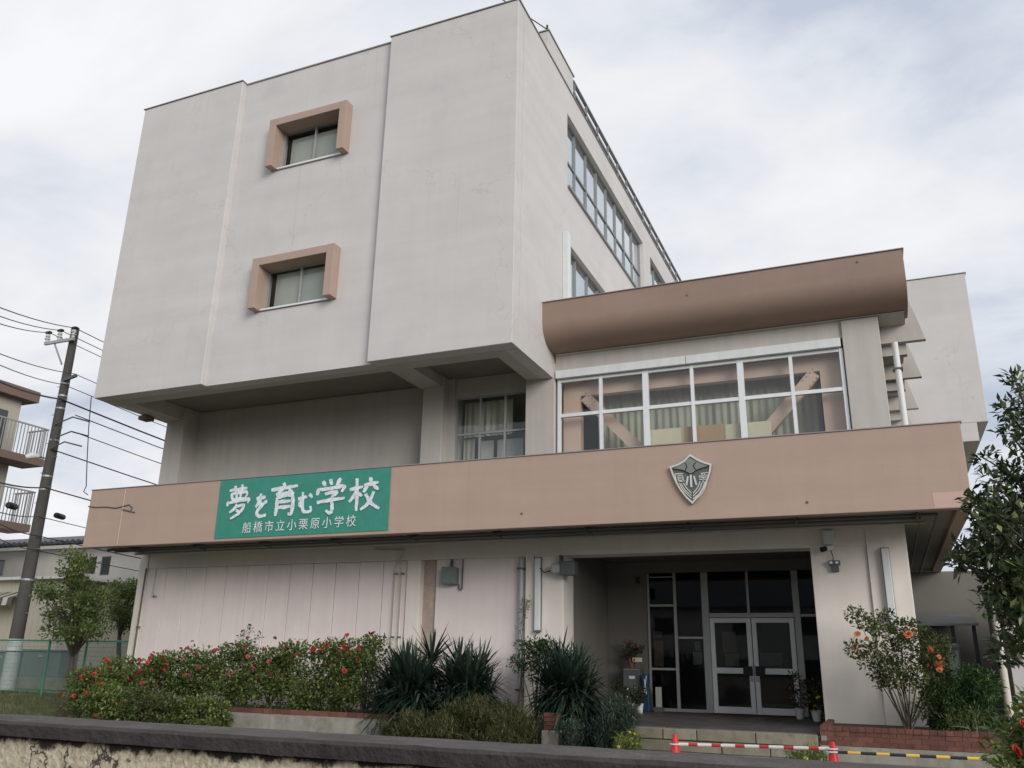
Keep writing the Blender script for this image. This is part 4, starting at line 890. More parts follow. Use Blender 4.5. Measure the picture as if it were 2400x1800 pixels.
# ------------------------------------------------------------------ traffic cones and bars
def cone(x, y, label):
    h = 0.56; t = thing('traffic_cone', label, 'cone', (x, y, 0), 'red cones in front of the steps')
    MB().lathe((x, y, 0.03), [(0.11, 0), (0.10, 0.02), (0.030, h-0.05), (0.026, h-0.035), (0.0255, h-0.03)], 18).build('body', 'conered', t, smooth=True)
    MB().box(x-0.17, x+0.17, y-0.17, y+0.17, 0.0, 0.03).build('base', 'conered', t, bevel=0.02)
    return t
CY = -4.0
c1, c2 = P(1582, 1722, 'y', CY), P(1950, 1733, 'y', CY)
cone(float(c1[0]), CY, 'red cone at the left end of the red and white bar'); cone(float(c2[0]), CY, 'red cone at the right end of the red and white bar')
def bar(name, label, a, b, m, rr=0.018):
    a, b = Vector(a), Vector(b); t = thing(name, label, 'bar', tuple(a)); d = b-a
    me_b = MB().tube([(0, 0, 0), (d.length, 0, 0)], rr, 10)
    me = mesh_of(me_b, 'pole', m); o = put('pole', me, tuple(a), t)
    o.rotation_euler = (0, -math.atan2(d.z, math.hypot(d.x, d.y)), math.atan2(d.y, d.x))
    for p in (a, b):
        rg = MB(); n = 14; rg.tube([(p.x+0.055*math.cos(2*math.pi*i/n), p.y+0.055*math.sin(2*math.pi*i/n), p.z) for i in range(n+1)], 0.009, 6); rg.build('ring', 'whitemetal', t)
zb_ = 0.44
a_ = P(1582, 1744, 'y', CY); b_ = P(1950, 1755, 'y', CY)
bar('barrier_bar', 'red and white striped bar hung between the two red cones', (a_[0], CY, a_[2]), (b_[0], CY, b_[2]), 'redwhite')
c_ = P(2345, 1781, 'y', CY)
bar('barrier_bar', 'black and yellow striped bar right of the red cones', (b_[0], CY-0.01, b_[2]-0.03), (c_[0], CY, c_[2]), 'yellowblack', 0.016)

# ------------------------------------------------------------------ utility pole and lines
PX, PY = -16.25, 3.04; PG = GH(PX, PY)
UP = thing('utility_pole', 'tall weathered concrete utility pole left of the school', 'utility pole', (PX, PY, PG))
MB().lathe((PX, PY, PG), [(0.19, 0), (0.182, 2.0), (0.115, 10.75), (0.11, 10.78)], 20).build('shaft', 'pole', UP, smooth=True)
MB().lathe((PX, PY, PG+0.05), [(0.197, 0), (0.194, 1.0)], 20).build('lower_sleeve', 'polesleeve', UP, smooth=True)
MB().lathe((PX, PY, PG+1.08), [(0.20, 0), (0.198, 0.32)], 20).build('sign_sleeve', 'whitemetal', UP, smooth=True)
zA = 10.55
arm = MB().box(PX-0.98, PX+0.28, PY-0.24, PY-0.17, zA, zA+0.09).build('crossarm', 'galv', UP)
MB().obox((PX-0.55, PY-0.2, zA), (PX-0.05, PY-0.2, zA-0.75), 0.04, 0.04).build('arm_brace', 'galv', UP)
INS = [(PX+0.22, zA+0.09), (PX-0.38, zA+0.09), (PX-0.9, zA+0.09)]
for x, z in INS:
    o = MB().lathe((x, PY-0.205, z), [(0.05, 0), (0.05, 0.08), (0.085, 0.09), (0.085, 0.12), (0.045, 0.14), (0.045, 0.17), (0.075, 0.18), (0.06, 0.26), (0.02, 0.28)], 12).build('insulator', 'ceramic', UP, smooth=True)
    MB().box(x-0.1, x+0.1, PY-0.26, PY-0.15, z+0.281, z+0.36).build('wire_cap', 'black', UP, bevel=0.02)
for zz_ in np.arange(2.4, 9.6, 0.45):
    s_ = 1 if int(round(zz_/0.45)) % 2 else -1
    MB().tube([(PX+s_*0.11, PY, zz_), (PX+s_*0.29, PY-0.02, zz_)], 0.012, 6).build('step_bolt', 'galv', UP)
for zz_ in (3.3, 5.9, 6.3, 7.4, 8.4, 8.8, 9.2): 
    rr = 0.19-0.0076*zz_+0.014; MB().lathe((PX, PY, zz_), [(rr, 0), (rr, 0.05)], 18).build('strap', 'galv', UP)
MB().obox((PX+0.1, PY-0.15, 9.28), (PX+0.62, PY-0.15, 9.38), 0.07, 0.09).build('side_bracket', 'darkgrey', UP)
for zz_, ln_ in ((8.0, 0.75), (7.55, 0.8), (7.25, 0.6)):
    MB().tube([(PX+0.1, PY-0.16, zz_-0.12), (PX+ln_, PY-0.12, zz_+0.06), (PX+ln_+0.25, PY+0.3, zz_)], 0.022, 6).build('cable_bracket', 'darkgrey', UP)
def line(label, z, x, r, vl, far_drop=0.25, yl=-4.5, right=True, left=True, xr=0.0):
    pts = []
    if left:
        q = P(-80, vl, 'y', yl); A = Vector(q); B = Vector((x, PY-0.2, z))
        pts += [A.lerp(B, t)+Vector((0, 0, -0.30*4*t*(1-t)*0.35)) for t in np.linspace(0, 1, 9)]
    else: pts.append(Vector((x, PY-0.2, z)))
    if right:
        B = Vector((x, PY-0.2, z)); C_ = Vector((x+xr, PY+38, z-far_drop))
        pts += [B.lerp(C_, t)+Vector((0, 0, -0.55*4*t*(1-t))) for t in np.linspace(0.08, 1, 10)]
    single('power_line', label, 'power line', MB().tube(pts, r, 5), 'wire', 'overhead lines on the utility pole')
line('top overhead wire on the insulator nearest the school', INS[0][1]+0.33, INS[0][0], 0.014, 688)
line('top overhead wire on the middle insulator of the crossarm', INS[1][1]+0.33, INS[1][0], 0.013, 710)
line('top overhead wire on the outer left insulator of the crossarm', INS[2][1]+0.33, INS[2][0], 0.013, 730)
line('upper thin overhead wire just below the crossarm', 9.42, PX+0.58, 0.012, 796)
line('lower thin overhead wire just below the crossarm', 9.12, PX+0.2, 0.012, 818)
line('thick black overhead cable at the upper middle of the pole', 8.66, PX+0.18, 0.026, 858, 0.35)
line('overhead cable leaving the pole below the thick cable toward the school', 8.08, PX+0.95, 0.016, 0, left=False)
line('overhead cable leaving the middle bracket toward the back', 7.58, PX+0.95, 0.014, 0, left=False)
line('heavy single cable descending behind the school from the pole', 7.10, PX+0.2, 0.019, 0, 0.4, left=False)
line('telephone cable crossing the pole at half height', 5.95, PX+0.2, 0.020, 1104, 0.1)
line('thin telephone cable under the half-height cable', 5.1, PX+0.2, 0.012, 1172, 0.0)
line('telephone cable carrying the black splice case', 4.55, PX+0.24, 0.016, 1180, 0.0)
line('lowest overhead cable on the utility pole', 4.15, PX+0.2, 0.012, 1214, 0.0)
for (u, v, lab, yy) in ((140, 1210, 'black splice case on the cable right of the pole', PY+1.3), (28, 1186, 'black splice case on the cable left of the pole', PY-2.2)):
    q = Vector(P(u, v, 'y', yy)); q2 = Vector(P(u+20, v+6, 'y', yy+0.8)); d = (q2-q).normalized()*0.42
    single('splice_case', lab, 'splice case', MB().tube([q-d, q-d*0.9, q+d*0.9, q+d], [0.05, 0.085, 0.085, 0.05], 10), 'black', 'splice cases on the telephone cables')
# drop cable down to the left end of the band
dp = [P(214, 930, 'y', 1.2), P(208, 1000, 'y', 0.9), P(204, 1080, 'y', 0.6), P(202, 1140, 'y', 0.46), P(196, 1152, 'y', 0.45), P(206, 1160, 'y', 0.44)]
single('drop_cable', 'thin cable hanging down to the left end of the brown band', 'cable', MB().tube(dp, 0.012, 6), 'wire')
# street lamp arm on the pole
t = thing('street_lamp', 'grey street lamp on an arm fixed to the utility pole', 'street lamp', (PX, PY, 6.9))
q = P(92, 1070, 'y', PY-0.3); q2 = P(60, 1071, 'y', PY-0.6)
MB().tube([(PX-0.15, PY-0.1, q[2]), tuple(q)], 0.03, 8).build('arm', 'galv', t); MB().tube([tuple(q), tuple((np.array(q)+q2)/2+np.array([0, 0, 0.04])), tuple(q2)], [0.05, 0.11, 0.06], 10).build('head', 'whitemetal', t, smooth=True)

# ------------------------------------------------------------------ neighbouring houses on the left
HY = 14.0
hp = lambda u, v: P(u, v, 'y', HY)
ex, ez = float(hp(-40, 1290)[0]), float(hp(150, 1288)[2])
H = thing('house', 'pale two-storey house with dark tiled roof behind the green fence', 'house', (-28, HY, 0.3))
xr_ = -20.5
hw = [(*[float(hp(u, 1300)[0]) for u in (213, 229)], float(hp(221, 1345)[2]), float(hp(221, 1305)[2])), (*[float(hp(u, 1300)[0]) for u in (240, 262)], float(hp(250, 1348)[2]), float(hp(250, 1304)[2])), (*[float(hp(u, 1300)[0]) for u in (-20, 15)], float(hp(10, 1349)[2]), float(hp(10, 1312)[2]))]
MB().grid([-40.0, xr_], [0.2, ez], hw, HY, HY+0.2, FX).build('upper_wall', 'house', H)
MB().box(-40, xr_, HY+0.8, HY+8, 0.2, ez).build('core', 'interior', H)
for (a, b, c, e) in hw:
    wf = MB().box(a, a+0.06, HY+0.03, HY+0.12, c, e).box(b-0.06, b, HY+0.03, HY+0.12, c, e).box(a+0.06, b-0.06, HY+0.034, HY+0.118, c, c+0.06).box(a+0.06, b-0.06, HY+0.034, HY+0.118, e-0.06, e).build('window', 'darkgrey', H)
    MB().box(a+0.05, b-0.05, HY+0.06, HY+0.08, c+0.05, e-0.05).build('pane', 'darkglass', wf)
MB().box(-40.3, xr_+0.4, HY-0.5, HY-0.38, ez-0.02, ez+0.12).build('gutter', 'house', H); MB().box(-40.2, xr_+0.3, HY-0.38, HY+0.1, ez+0.02, ez+0.08).build('eave', 'house', H)
MB().prism([(-40.3, HY-0.45, ez+0.12), (-40.3, HY+5, ez+1.5), (-40.3, HY+10, ez+0.12)], (19.8+0.4, 0, 0)).build('roof', 'rooftile', H)
tl_ = MB().lathe((0, 0, 0), [(0.10, -0.20), (0.105, 0.2)], 8)
tme = mesh_of(tl_, 'roof_tile', 'rooftile')
for i in range(56): put('roof_tile', tme, (-40+i*0.345, HY-0.32, ez+0.235), H, (R(78), 0, 0), (1, 1, 1))
# lower yellowish outbuilding with a number
OY = 9.2; op = lambda u, v: P(u, v, 'y', OY)
zo = float(op(60, 1360)[2]); xo1 = float(op(150, 1400)[0]); 
K = thing('outbuilding', 'yellowish low building with a numbered wall behind the pole', 'building', (-24, OY, 0.3))
MB().box(-40, xo1, OY, OY+4, 0.2, zo).build('wall', 'house2', K); MB().box(-40.2, xo1+0.6, OY-0.35, OY+4.1, zo+0.001, zo+0.10).build('flat_roof', 'whitemetal', K)
for u in (-20, 20, 62, 78, 92, 106, 122): 
    x = float(op(u, 1450)[0]); MB().box(x-0.03, x+0.03, OY-0.04, OY-0.001, 0.3, zo-0.05).build('rib', 'house2', K)
me = text_mesh('18', 0.42, 0.006); me.materials.append(MT['darkgrey']); q = op(81, 1417); put('house_number', me, (q[0], OY-0.006, q[2]), K, (R(90), 0, 0))
aw = P(18, 1400, 'y', OY-0.6)
t = thing('awning', 'small striped scalloped awning at the left edge of the picture', 'awning', (float(aw[0]), OY-0.6, float(aw[2])-0.4))
for i in range(8):
    x = float(aw[0])-1.6+i*0.26; MB().prism([(x, OY-0.02, aw[2]+0.25), (x, OY-0.75, aw[2]-0.02), (x, OY-0.78, aw[2]-0.30), (x, OY-0.74, aw[2]-0.02)], (0.25, 0, 0)).build('awning_strip', 'darkgrey' if i % 2 else 'creampipe', t)
# air conditioners and bins behind the fence
for (u0, u1, v0, v1, lab, mm) in ((55, 133, 1525, 1590, 'dark green storage box behind the fence', 'greengrey'), (-30, 24, 1528, 1600, 'dark storage box behind the fence at the left edge', 'greengrey')):
    a, b = P(u0, v0, 'y', 6.6), P(u1, v1, 'y', 6.6)
    t = thing('storage_box', lab, 'box', (float(a[0]), 6.6, 0.3)); MB().box(a[0], b[0], 6.6, 7.3, 0.28, a[2]).build('case', mm, t, bevel=0.02)
    MB().box(a[0]-0.04, b[0]+0.04, 6.55, 7.34, a[2]+0.001, a[2]+0.05).build('lid', mm, t); MB().box((a[0]+b[0])/2-0.1, (a[0]+b[0])/2+0.1, 6.57, 6.599, a[2]-0.2, a[2]-0.12).build('handle', 'alu_dull', t)
single('garden_wall', 'low grey concrete wall behind the green fence', 'wall', MB().box(-40, -14, 5.2, 5.35, 0.25, 0.62), 'concrete', smooth=False)

# apartment block far left
AX = -28.0; ap = lambda u, v: P(u, v, 'x', AX)
A = thing('apartment_building', 'beige apartment block with brown roof edge and balconies at far left', 'building', (AX, 8, 0.3))
ye = float(ap(50, 950)[1]); zr = float(ap(50, 940)[2])
MB().box(AX-9, AX, -8, ye, 0.2, zr).build('wall', 'apt', A)
yr = float(ap(72, 938)[1])+0.1
MB().box(AX-9.5, AX+0.45, -8.5, yr, zr, zr+0.5).build('roof_edge', 'apt_brown', A, bevel=0.02)
for lv, (vt, vb_, ub) in enumerate(((1006, 1080, 78), (1152, 1232, 45))):
    zt_, zb2 = float(P(ub, vt, 'x', AX+0.6)[2]), float(P(ub, vb_, 'x', AX+0.6)[2]); ye2 = float(P(ub, vb_, 'x', AX+0.6)[1])
    bl = MB().box(AX+0.001, AX+1.3, -8, ye2, zb2-0.32, zb2).build('balcony', 'apt_brown', A)
    MB().box(AX+1.22, AX+1.28, -8, ye2-0.03, zt_-0.06, zt_).build('rail', 'alu_dull', bl); MB().box(AX+0.05, AX+1.219, ye2-0.09, ye2-0.03, zt_-0.06, zt_).build('rail', 'alu_dull', bl)
    vm_ = mesh_of(MB().box(-0.015, 0.015, -0.015, 0.015, 0, zt_-zb2-0.06), 'baluster', 'alu_dull')
    for i in range(26): put('baluster', vm_, (AX+1.25, ye2-0.06-i*0.16, zb2), bl)
    for i in range(7): put('baluster', vm_, (AX+0.1+i*0.17, ye2-0.06, zb2), bl)
    MB().box(AX+0.002, AX+0.03, ye2-2.6, ye2-1.2, zb2+0.02, zb2+2.0).build('balcony_door', 'darkglass', A)

# ------------------------------------------------------------------ green mesh fence
FN = thing('mesh_fence', 'green wire mesh fence between the lawn and the neighbouring houses', 'fence', (-16, 2.75, 0.3))
fy = 2.70; fz0, fz1 = 0.30, 1.66
def fpost(x):
    MB().tube([(x, fy, fz0-0.1), (x, fy, fz1)], 0.032, 8).build('post', 'fence', FN, smooth=True)
for x in (-19.6, -17.3, float(P(108, 1560, 'y', fy)[0]), float(P(196, 1560, 'y', fy)[0]), -11.6): fpost(x)
MB().tube([(-20, fy, fz1), (-11.5, fy, fz1)], 0.022, 8).build('top_rail', 'fence', FN); MB().tube([(-20, fy, fz0+0.06), (-11.5, fy, fz0+0.06)], 0.016, 8).build('bottom_rail', 'fence', FN)
mw = MB()
for x in np.arange(-20, -11.5, 0.055): mw.box(x-0.0022, x+0.0022, fy-0.022, fy-0.018, fz0+0.05, fz1)
for z in np.arange(fz0+0.1, fz1, 0.11): mw.box(-20, -11.5, fy-0.0155, fy-0.010, z-0.003, z+0.003)
o = mw.build('wire_mesh', 'fence', FN); o['kind'] = 'stuff'

# ------------------------------------------------------------------ right background under the balcony
q0, q1 = P(2140, 1462, 'y', 8.2), P(2292, 1462, 'y', 8.2)
t = thing('bicycle_shed', 'low metal lean-to roof on posts behind the right pillar', 'shed', (float(q0[0]), 8.2, 0))
zs = float(q0[2]); x0s, x1s = float(q0[0])-0.6, float(q1[0])
MB().prism([(x0s, 8.0, zs-0.05), (x0s, 10.2, zs+0.28), (x0s, 10.2, zs+0.33), (x0s, 8.0, zs)], (x1s-x0s, 0, 0)).build('sheet_roof', 'alu_side', t)
for x in np.linspace(x0s+0.1, x1s-0.1, 5): MB().tube([(x, 8.15, 0), (x, 8.15, zs-0.03)], 0.04, 8).build('post', 'darkgrey', t)
MB().box(x0s, x1s, 8.1, 8.16, 1.15, 1.21).build('cross_rail', 'alu_dull', t); MB().box(x0s, x1s, 8.05, 8.12, 0.55, 0.60).build('cross_rail', 'darkgrey', t)
a = P(2215, 1525, 'y', 7.6); 
t = thing('meter_cabinet', 'pale grey rounded cabinet under the lean-to roof', 'cabinet', (float(a[0]), 7.6, 0))
MB().box(a[0], a[0]+0.30, 7.5, 7.8, 0, a[2]+0.15).build('case', 'greengrey', t, bevel=0.06); MB().box(a[0]+0.05, a[0]+0.25, 7.48, 7.499, 0.5, a[2]).build('door', 'alu_dull', t)
a, b = P(2345, 1530, 'y', 5.0), P(2368, 1705, 'y', 5.0)
pipe_run('drainpipe', 'pale vertical drainpipe at the right edge behind the shrubs', [(a[0], 5.0, 0.0), (a[0], 5.0, 3.7)], 0.07, 'creampipe', [(a[0], 5.0, 2.0)])
a = P(2372, 1580, 'y', 6.0)
t = thing('white_annex', 'plain white annex wall at the right edge of the picture', 'wall', (float(a[0])+2, 6, 0)); MB().box(a[0], a[0]+6, 6.0, 9.0, 0, 2.9).build('wall', 'wall', t, bevel=0.01); MB().box(a[0]-0.1, a[0]+6, 5.9, 9.0, 2.901, 3.0).build('cap', 'roofcap', t)

# ------------------------------------------------------------------ plants
def bloom_mesh(name, r, m, n=13, seed=1):
    rg = random.Random(seed); mb = MB()
    for i in range(n):
        a = i*2.4; el = 0.15+1.2*(i/n); rr = r*(1.0-0.45*i/n)
        d = Vector((math.cos(a)*math.cos(el), math.sin(a)*math.cos(el), math.sin(el))); t_ = Vector((-math.sin(a), math.cos(a), 0)); w_ = rr*0.62
        c0 = d*rr*0.12; c1 = d*rr*0.7; c2 = d*rr
        mb.add([c0, c1+t_*w_+Vector((0, 0, .1*r)), c2+t_*w_*0.4, c2-t_*w_*0.4, c1-t_*w_+Vector((0, 0, .1*r))], [(0, 1, 2, 3, 4)])
    return mesh_of(mb, name, m)
BLM = {c: [bloom_mesh('bloom', 0.055, c, 13, i) for i in range(2)] for c in ('petal_red', 'petal_pink', 'petal_orange', 'petal_yellow', 'petal_white')}

def stems(t, base, tips, r0=0.02, name='stem', m='stem', bend=0.15, joint=0.35):
    mb = MB(); base = Vector(base)
    for tp in tips:
        tp = Vector(tp); md = base.lerp(tp, joint)+Vector((rng.normal(0, bend*0.3), rng.normal(0, bend*0.3), bend)); m2 = base.lerp(tp, 0.7)+Vector((rng.normal(0, bend*.3), rng.normal(0, bend*.3), bend*0.6))
        mb.tube([base+Vector((rng.normal(0, .03), rng.normal(0, .03), 0)), md, m2, tp], [r0, r0*0.75, r0*0.5, r0*0.22], 5)
    return mb.build(name, m, t, smooth=True)

def rose(u, vt, y, wid, label, n=40, flowers=8, tall=False, z0=0.29, fl='petal_red', seed=0):
    top = P(u, vt, 'y', y); x = float(top[0]); h = float(top[2])-z0
    t = thing('rose_bush', label, 'rose bush', (x, y, z0), 'rose bushes in the flower bed')
    cs_ = []
    for i in range(n):
        a = rng.random()*2*math.pi; rr = math.sqrt(rng.random())
        zt_ = z0+0.15+(h-0.15)*rng.random()**0.95
        sp = 0.55+0.45*math.sin(math.pi*min(1, (zt_-z0)/h*0.85+0.1))
        cs_.append((x+wid*rr*math.cos(a)*sp, y+0.45*rr*math.sin(a)*sp-0.1, zt_))
    cs_ = np.array(cs_)
    stems(t, (x, y, z0), cs_[:14], 0.014, bend=0.1)
    pos, d, nr, ln, wd = clump_leaves(cs_, 0.24, 78, 0.082, 0.05)
    ok = pos[:, 2] > z0-0.05; pos, d, nr, ln, wd = pos[ok], d[ok], nr[ok], ln[ok], wd[ok]
    hv = np.clip((pos[:, 2]-z0)/h, 0, 1)
    leaf_mesh('foliage', pos, d, nr, ln, wd, 'leaf_rose', t, var=rng.random(len(pos))*0.8+0.2*rng.random(len(pos))**3)
    front = cs_[np.argsort(cs_[:, 1]-0.6*cs_[:, 2])]
    for i in range(int(flowers*1.6)+2):
        c = front[i % len(front)]+rng.normal(0, 0.10, 3); c[1] -= 0.16; c[2] += 0.10
        put('bloom', BLM[fl][i % 2], tuple(c), t, (R(60+rng.normal(0, 25)), 0, rng.random()*6), (s_ := float(rng.uniform(0.6, 1.3)), s_, s_))
    if tall:
        tp = [P(tall[0]+dx, tall[1]+dy, 'y', y) for dx, dy in ((0, 0), (-16, 14), (22, 16), (-4, 30), (10, 40))]
        stems(t, (float(tp[0][0]), y, z0+0.5), [tuple(q) for q in tp], 0.012, 'tall_stem', bend=0.05)
        pos, d, nr, ln, wd = clump_leaves(np.array(tp)-np.array([0, 0, 0.12]), 0.10, 28, 0.06, 0.035); leaf_mesh('tall_foliage', pos, d, nr, ln, wd, 'leaf_rose', t)
        for q in tp: put('bloom', BLM['petal_pink'][0], tuple(q), t, (R(40), 0, rng.random()*6), (0.9, 0.9, 0.9))
rose(238, 1578, 0.2, 0.71, 'leftmost rose bush sprawling over the end of the bed with bright red blooms', 45, 12, z0=0.05)
rose(310, 1552, 1.0, 0.69, 'bright red rose bush in front of the left corner post', 42, 12)
rose(400, 1545, 0.8, 0.67, 'rose bush right of the left corner post with scattered red blooms', 42, 7)
rose(478, 1530, 1.1, 0.64, 'rose bush below the left edge of the green banner', 42, 6, fl='petal_pink')
rose(560, 1520, 0.9, 0.63, 'rose bush with one tall flowering stem against the panels', 45, 5, tall=(585, 1466), fl='petal_pink')
rose(640, 1530, 1.0, 0.6, 'rose bush just right of the tall flowering stem', 42, 5, fl='petal_pink')
rose(715, 1518, 0.9, 0.6, 'dense rose bush above the bare brick edging', 42, 5, fl='petal_pink')
rose(795, 1516, 1.0, 0.57, 'rose bush below the right part of the green banner', 42, 6)
rose(866, 1508, 0.8, 0.53, 'rose bush pressed against the first spiky yucca', 42, 6)

def yucca(label, heads, base, nb=130, ln=0.74):
    t = thing('yucca', label, 'yucca', base, 'yuccas beside the entrance')
    st = MB()
    V, F, A = [], [], []
    for (hx, hy, hz, sc_) in heads:
        st.tube([(base[0]+(hx-base[0])*0.2, base[1]+(hy-base[1])*.2, base[2]), (base[0]+(hx-base[0])*0.75, base[1]+(hy-base[1])*.75, (base[2]+hz)/2), (hx, hy, hz)], [0.06, 0.05, 0.045], 8)
        for i in range(nb):
            el = math.asin(min(1, max(-1, -0.80+1.78*(i+0.5)/nb))); a = i*2.39996+rng.normal(0, .15)
            d = Vector((math.cos(a)*math.cos(el), math.sin(a)*math.cos(el), math.sin(el))); L_ = ln*sc_*rng.uniform(0.75, 1.12); w_ = 0.042*sc_
            sd = Vector((-math.sin(a), math.cos(a), 0)); up = d.cross(sd)
            dr = 0.10+0.22*max(0, math.cos(el))*rng.uniform(0.5, 1.3)
            k = len(V); c = Vector((hx, hy, hz-0.10*sc_*(1-math.sin(el))))
            for s_, wf in ((0.03, 0.7), (0.35, 1.0), (0.7, 0.75)):
                p = c+d*L_*s_-Vector((0, 0, dr*L_*s_*s_)); V += [p+sd*w_*wf/2-up*w_*0.12, p-sd*w_*wf/2-up*w_*0.12]
            V.append(c+d*L_-Vector((0, 0, dr*L_)))
            F += [(k, k+2, k+3, k+1), (k+2, k+4, k+5, k+3), (k+4, k+6, k+5)]; va = rng.random()*0.75+(0.25 if rng.random() < 0.12 else 0); A += [va]*3
    hs = np.array([h[:3] for h in heads]); cc = hs.mean(0); ex_ = np.maximum(hs.std(0)*1.3, 0.16); cc[2] -= 0.05
    for i in range(420):
        d0 = rdir(1)[0]; d0[1] = -abs(d0[1]) if rng.random() < 0.7 else d0[1]
        if d0[2] < -0.55: d0[2] *= -0.5
        rt_ = Vector(cc+d0*ex_*rng.uniform(0.5, 1.1)); d = Vector(d0*np.array([1, 1, 1.0])+rng.normal(0, 0.22, 3)+np.array([0, 0, 0.12])).normalized()
        sd = d.cross(Vector((0, 0, 1))).normalized(); up = d.cross(sd); L_ = ln*rng.uniform(0.55, 0.95); w_ = 0.042*rng.uniform(0.8, 1.15); dr = rng.uniform(0.05, 0.35)*(1-abs(d.z)); k = len(V)
        for s_, wf in ((0.03, 0.7), (0.35, 1.0), (0.7, 0.75)):
            p = rt_+d*L_*s_-Vector((0, 0, dr*L_*s_*s_)); V += [p+sd*w_*wf/2-up*w_*0.12, p-sd*w_*wf/2-up*w_*0.12]
        V.append(rt_+d*L_-Vector((0, 0, dr*L_)))
        F += [(k, k+2, k+3, k+1), (k+2, k+4, k+5, k+3), (k+4, k+6, k+5)]; va = rng.random()*0.75+(0.25 if rng.random() < 0.15 else 0); A += [va]*3
    o3 = ORG[t.name]; me = bpy.data.meshes.new('blades'); me.from_pydata([tuple(v-o3) for v in V], [], F)
    at = me.attributes.new('leafvar', 'FLOAT', 'FACE'); at.data.foreach_set('value', np.array(A, np.float32))
    finish('blades', me, 'leaf_yucca', t); st.build('trunk', 'bark', t, smooth=True)
def yh(u, v, y, s): q = P(u, v, 'y', y); return (float(q[0]), y, float(q[2]), s)
yucca('left spiky yucca beside the roses, tallest of the yuccas', [yh(1012, 1545, 0.9, 1.2), yh(950, 1575, 0.6, 1.15), yh(915, 1610, 0.5, 1.0), yh(985, 1610, 0.2, 1.1), yh(945, 1650, 0.1, 1.0), yh(1010, 1655, 0.1, 0.9), yh(895, 1650, 0.25, 0.8)], (-2.2, 0.6, 0.3))
yucca('middle spiky yucca in front of the plain pinkish wall', [yh(1075, 1560, 0.9, 1.1), yh(1125, 1575, 0.7, 1.1), yh(1060, 1605, 0.3, 1.1), yh(1110, 1620, 0.3, 1.1), yh(1145, 1620, 0.5, 0.9), yh(1085, 1655, 0.1, 0.95)], (-1.0, 0.7, 0.3))
yucca('right spiky yucca in front of the left entrance pillar', [yh(1310, 1560, 0.7, 1.1), yh(1355, 1570, 0.6, 1.05), yh(1285, 1610, 0.3, 1.0), yh(1330, 1615, 0.2, 1.1), yh(1375, 1620, 0.3, 1.0), yh(1310, 1655, 0.1, 0.9), yh(1360, 1660, 0.1, 0.9)], (0.75, 0.45, 0.1))

def shrub(name, label, cat, region, y, n, per, ln, wd, m, rad=0.16,  zmin=0.0, upb=0.3, group=None, ystd=0.22, stem=True, droop=0.0, base=None):
    """leafy plant filling an outline given as photo pixels at distance y"""
    u0, u1, v0, v1 = region
    cs_ = []
    while len(cs_) < n:
        a, b = rng.uniform(-1, 1), rng.uniform(-1, 1)
        if a*a+b*b > 1 and not (b > 0.2 and abs(a) < 0.72): continue
        q = P((u0+u1)/2+a*(u1-u0)/2, (v0+v1)/2+b*(v1-v0)/2, 'y', y+rng.normal(0, ystd)); cs_.append(q)
    cs_ = np.array(cs_); cs_[:, 2] = np.maximum(cs_[:, 2], zmin+0.04)
    q = P((u0+u1)/2, v1, 'y', y); b3 = base or (float(q[0]), y, zmin)
    t = thing(name, label, cat, b3, group)
    if stem: stems(t, b3, cs_[:max(6, n//3)], 0.014, bend=0.06)
    pos, d, nr, l_, w_ = clump_leaves(cs_, rad, per, ln, wd, upb)
    ok = pos[:, 2] > zmin; leaf_mesh('foliage', pos[ok], d[ok], nr[ok], l_[ok], w_[ok], m, t, droop=droop)
    return t, cs_
# low scrub and small plants along the kerb
shrub('scrub_bush', 'low olive scrub in front of the kerb between the yuccas', 'shrub', (1015, 1250, 1650, 1765), -0.55, 90, 190, 0.10, 0.014, 'leaf_olive', 0.20, -0.02, 1.2)
shrub('scrub_bush', 'dark grey-green bushy plant right of the brick stub', 'shrub', (1398, 1486, 1640, 1752), -0.4, 50, 200, 0.08, 0.013, 'leaf_yucca', 0.16, -0.02, 1.2)
shrub('scrub_bush', 'small dark bushy plant left of the brick stub', 'shrub', (1312, 1372, 1690, 1756), -0.5, 24, 110, 0.07, 0.011, 'leaf_yucca', 0.12, -0.02, 1.2)
shrub('scrub_bush', 'dark low plant spilling over the kerb below the first yucca', 'shrub', (905, 1030, 1680, 1760), -0.35, 45, 150, 0.10, 0.016, 'leaf_olive', 0.16, -0.02, 0.9)
shrub('scrub_bush', 'dark leafy plant spilling over the left part of the kerb', 'shrub', (385, 545, 1640, 1735), -0.25, 60, 100, 0.075, 0.05, 'leaf_rose', 0.16, -0.02, 0.3)
t, cs_ = shrub('flower_clump', 'low clump of yellow flowers by the porch steps', 'flowers', (1435, 1508, 1722, 1766), -1.0, 22, 60, 0.06, 0.014, 'leaf_rose', 0.10, -0.02, 1.0)
for c in cs_[:18]: put('bloom', BLM['petal_yellow'][0], tuple(c+np.array([0, -0.06, 0.06])), t, (R(40), 0, rng.random()*6), (0.5, 0.5, 0.5))
t, cs_ = shrub('flower_clump', 'weedy clump with pale flowers behind the right cone', 'flowers', (1858, 1940, 1752, 1800), -3.2, 20, 60, 0.07, 0.014, 'leaf_rose', 0.09, -0.0, 1.0)
for i, c in enumerate(cs_[:12]): put('bloom', BLM['petal_yellow' if i % 2 else 'petal_white'][0], tuple(c+np.array([0, -0.06, 0.05])), t, (R(40), 0, rng.random()*6), (0.5, 0.5, 0.5))
shrub('climbing_plant', 'thin creeper climbing the grey drainpipe', 'creeper', (1212, 1246, 1400, 1470), 2.22, 6, 14, 0.07, 0.04, 'leaf_rose', 0.12, 1.5, 0.2, ystd=0.04, base=(-0.62, 2.2, 0.3))
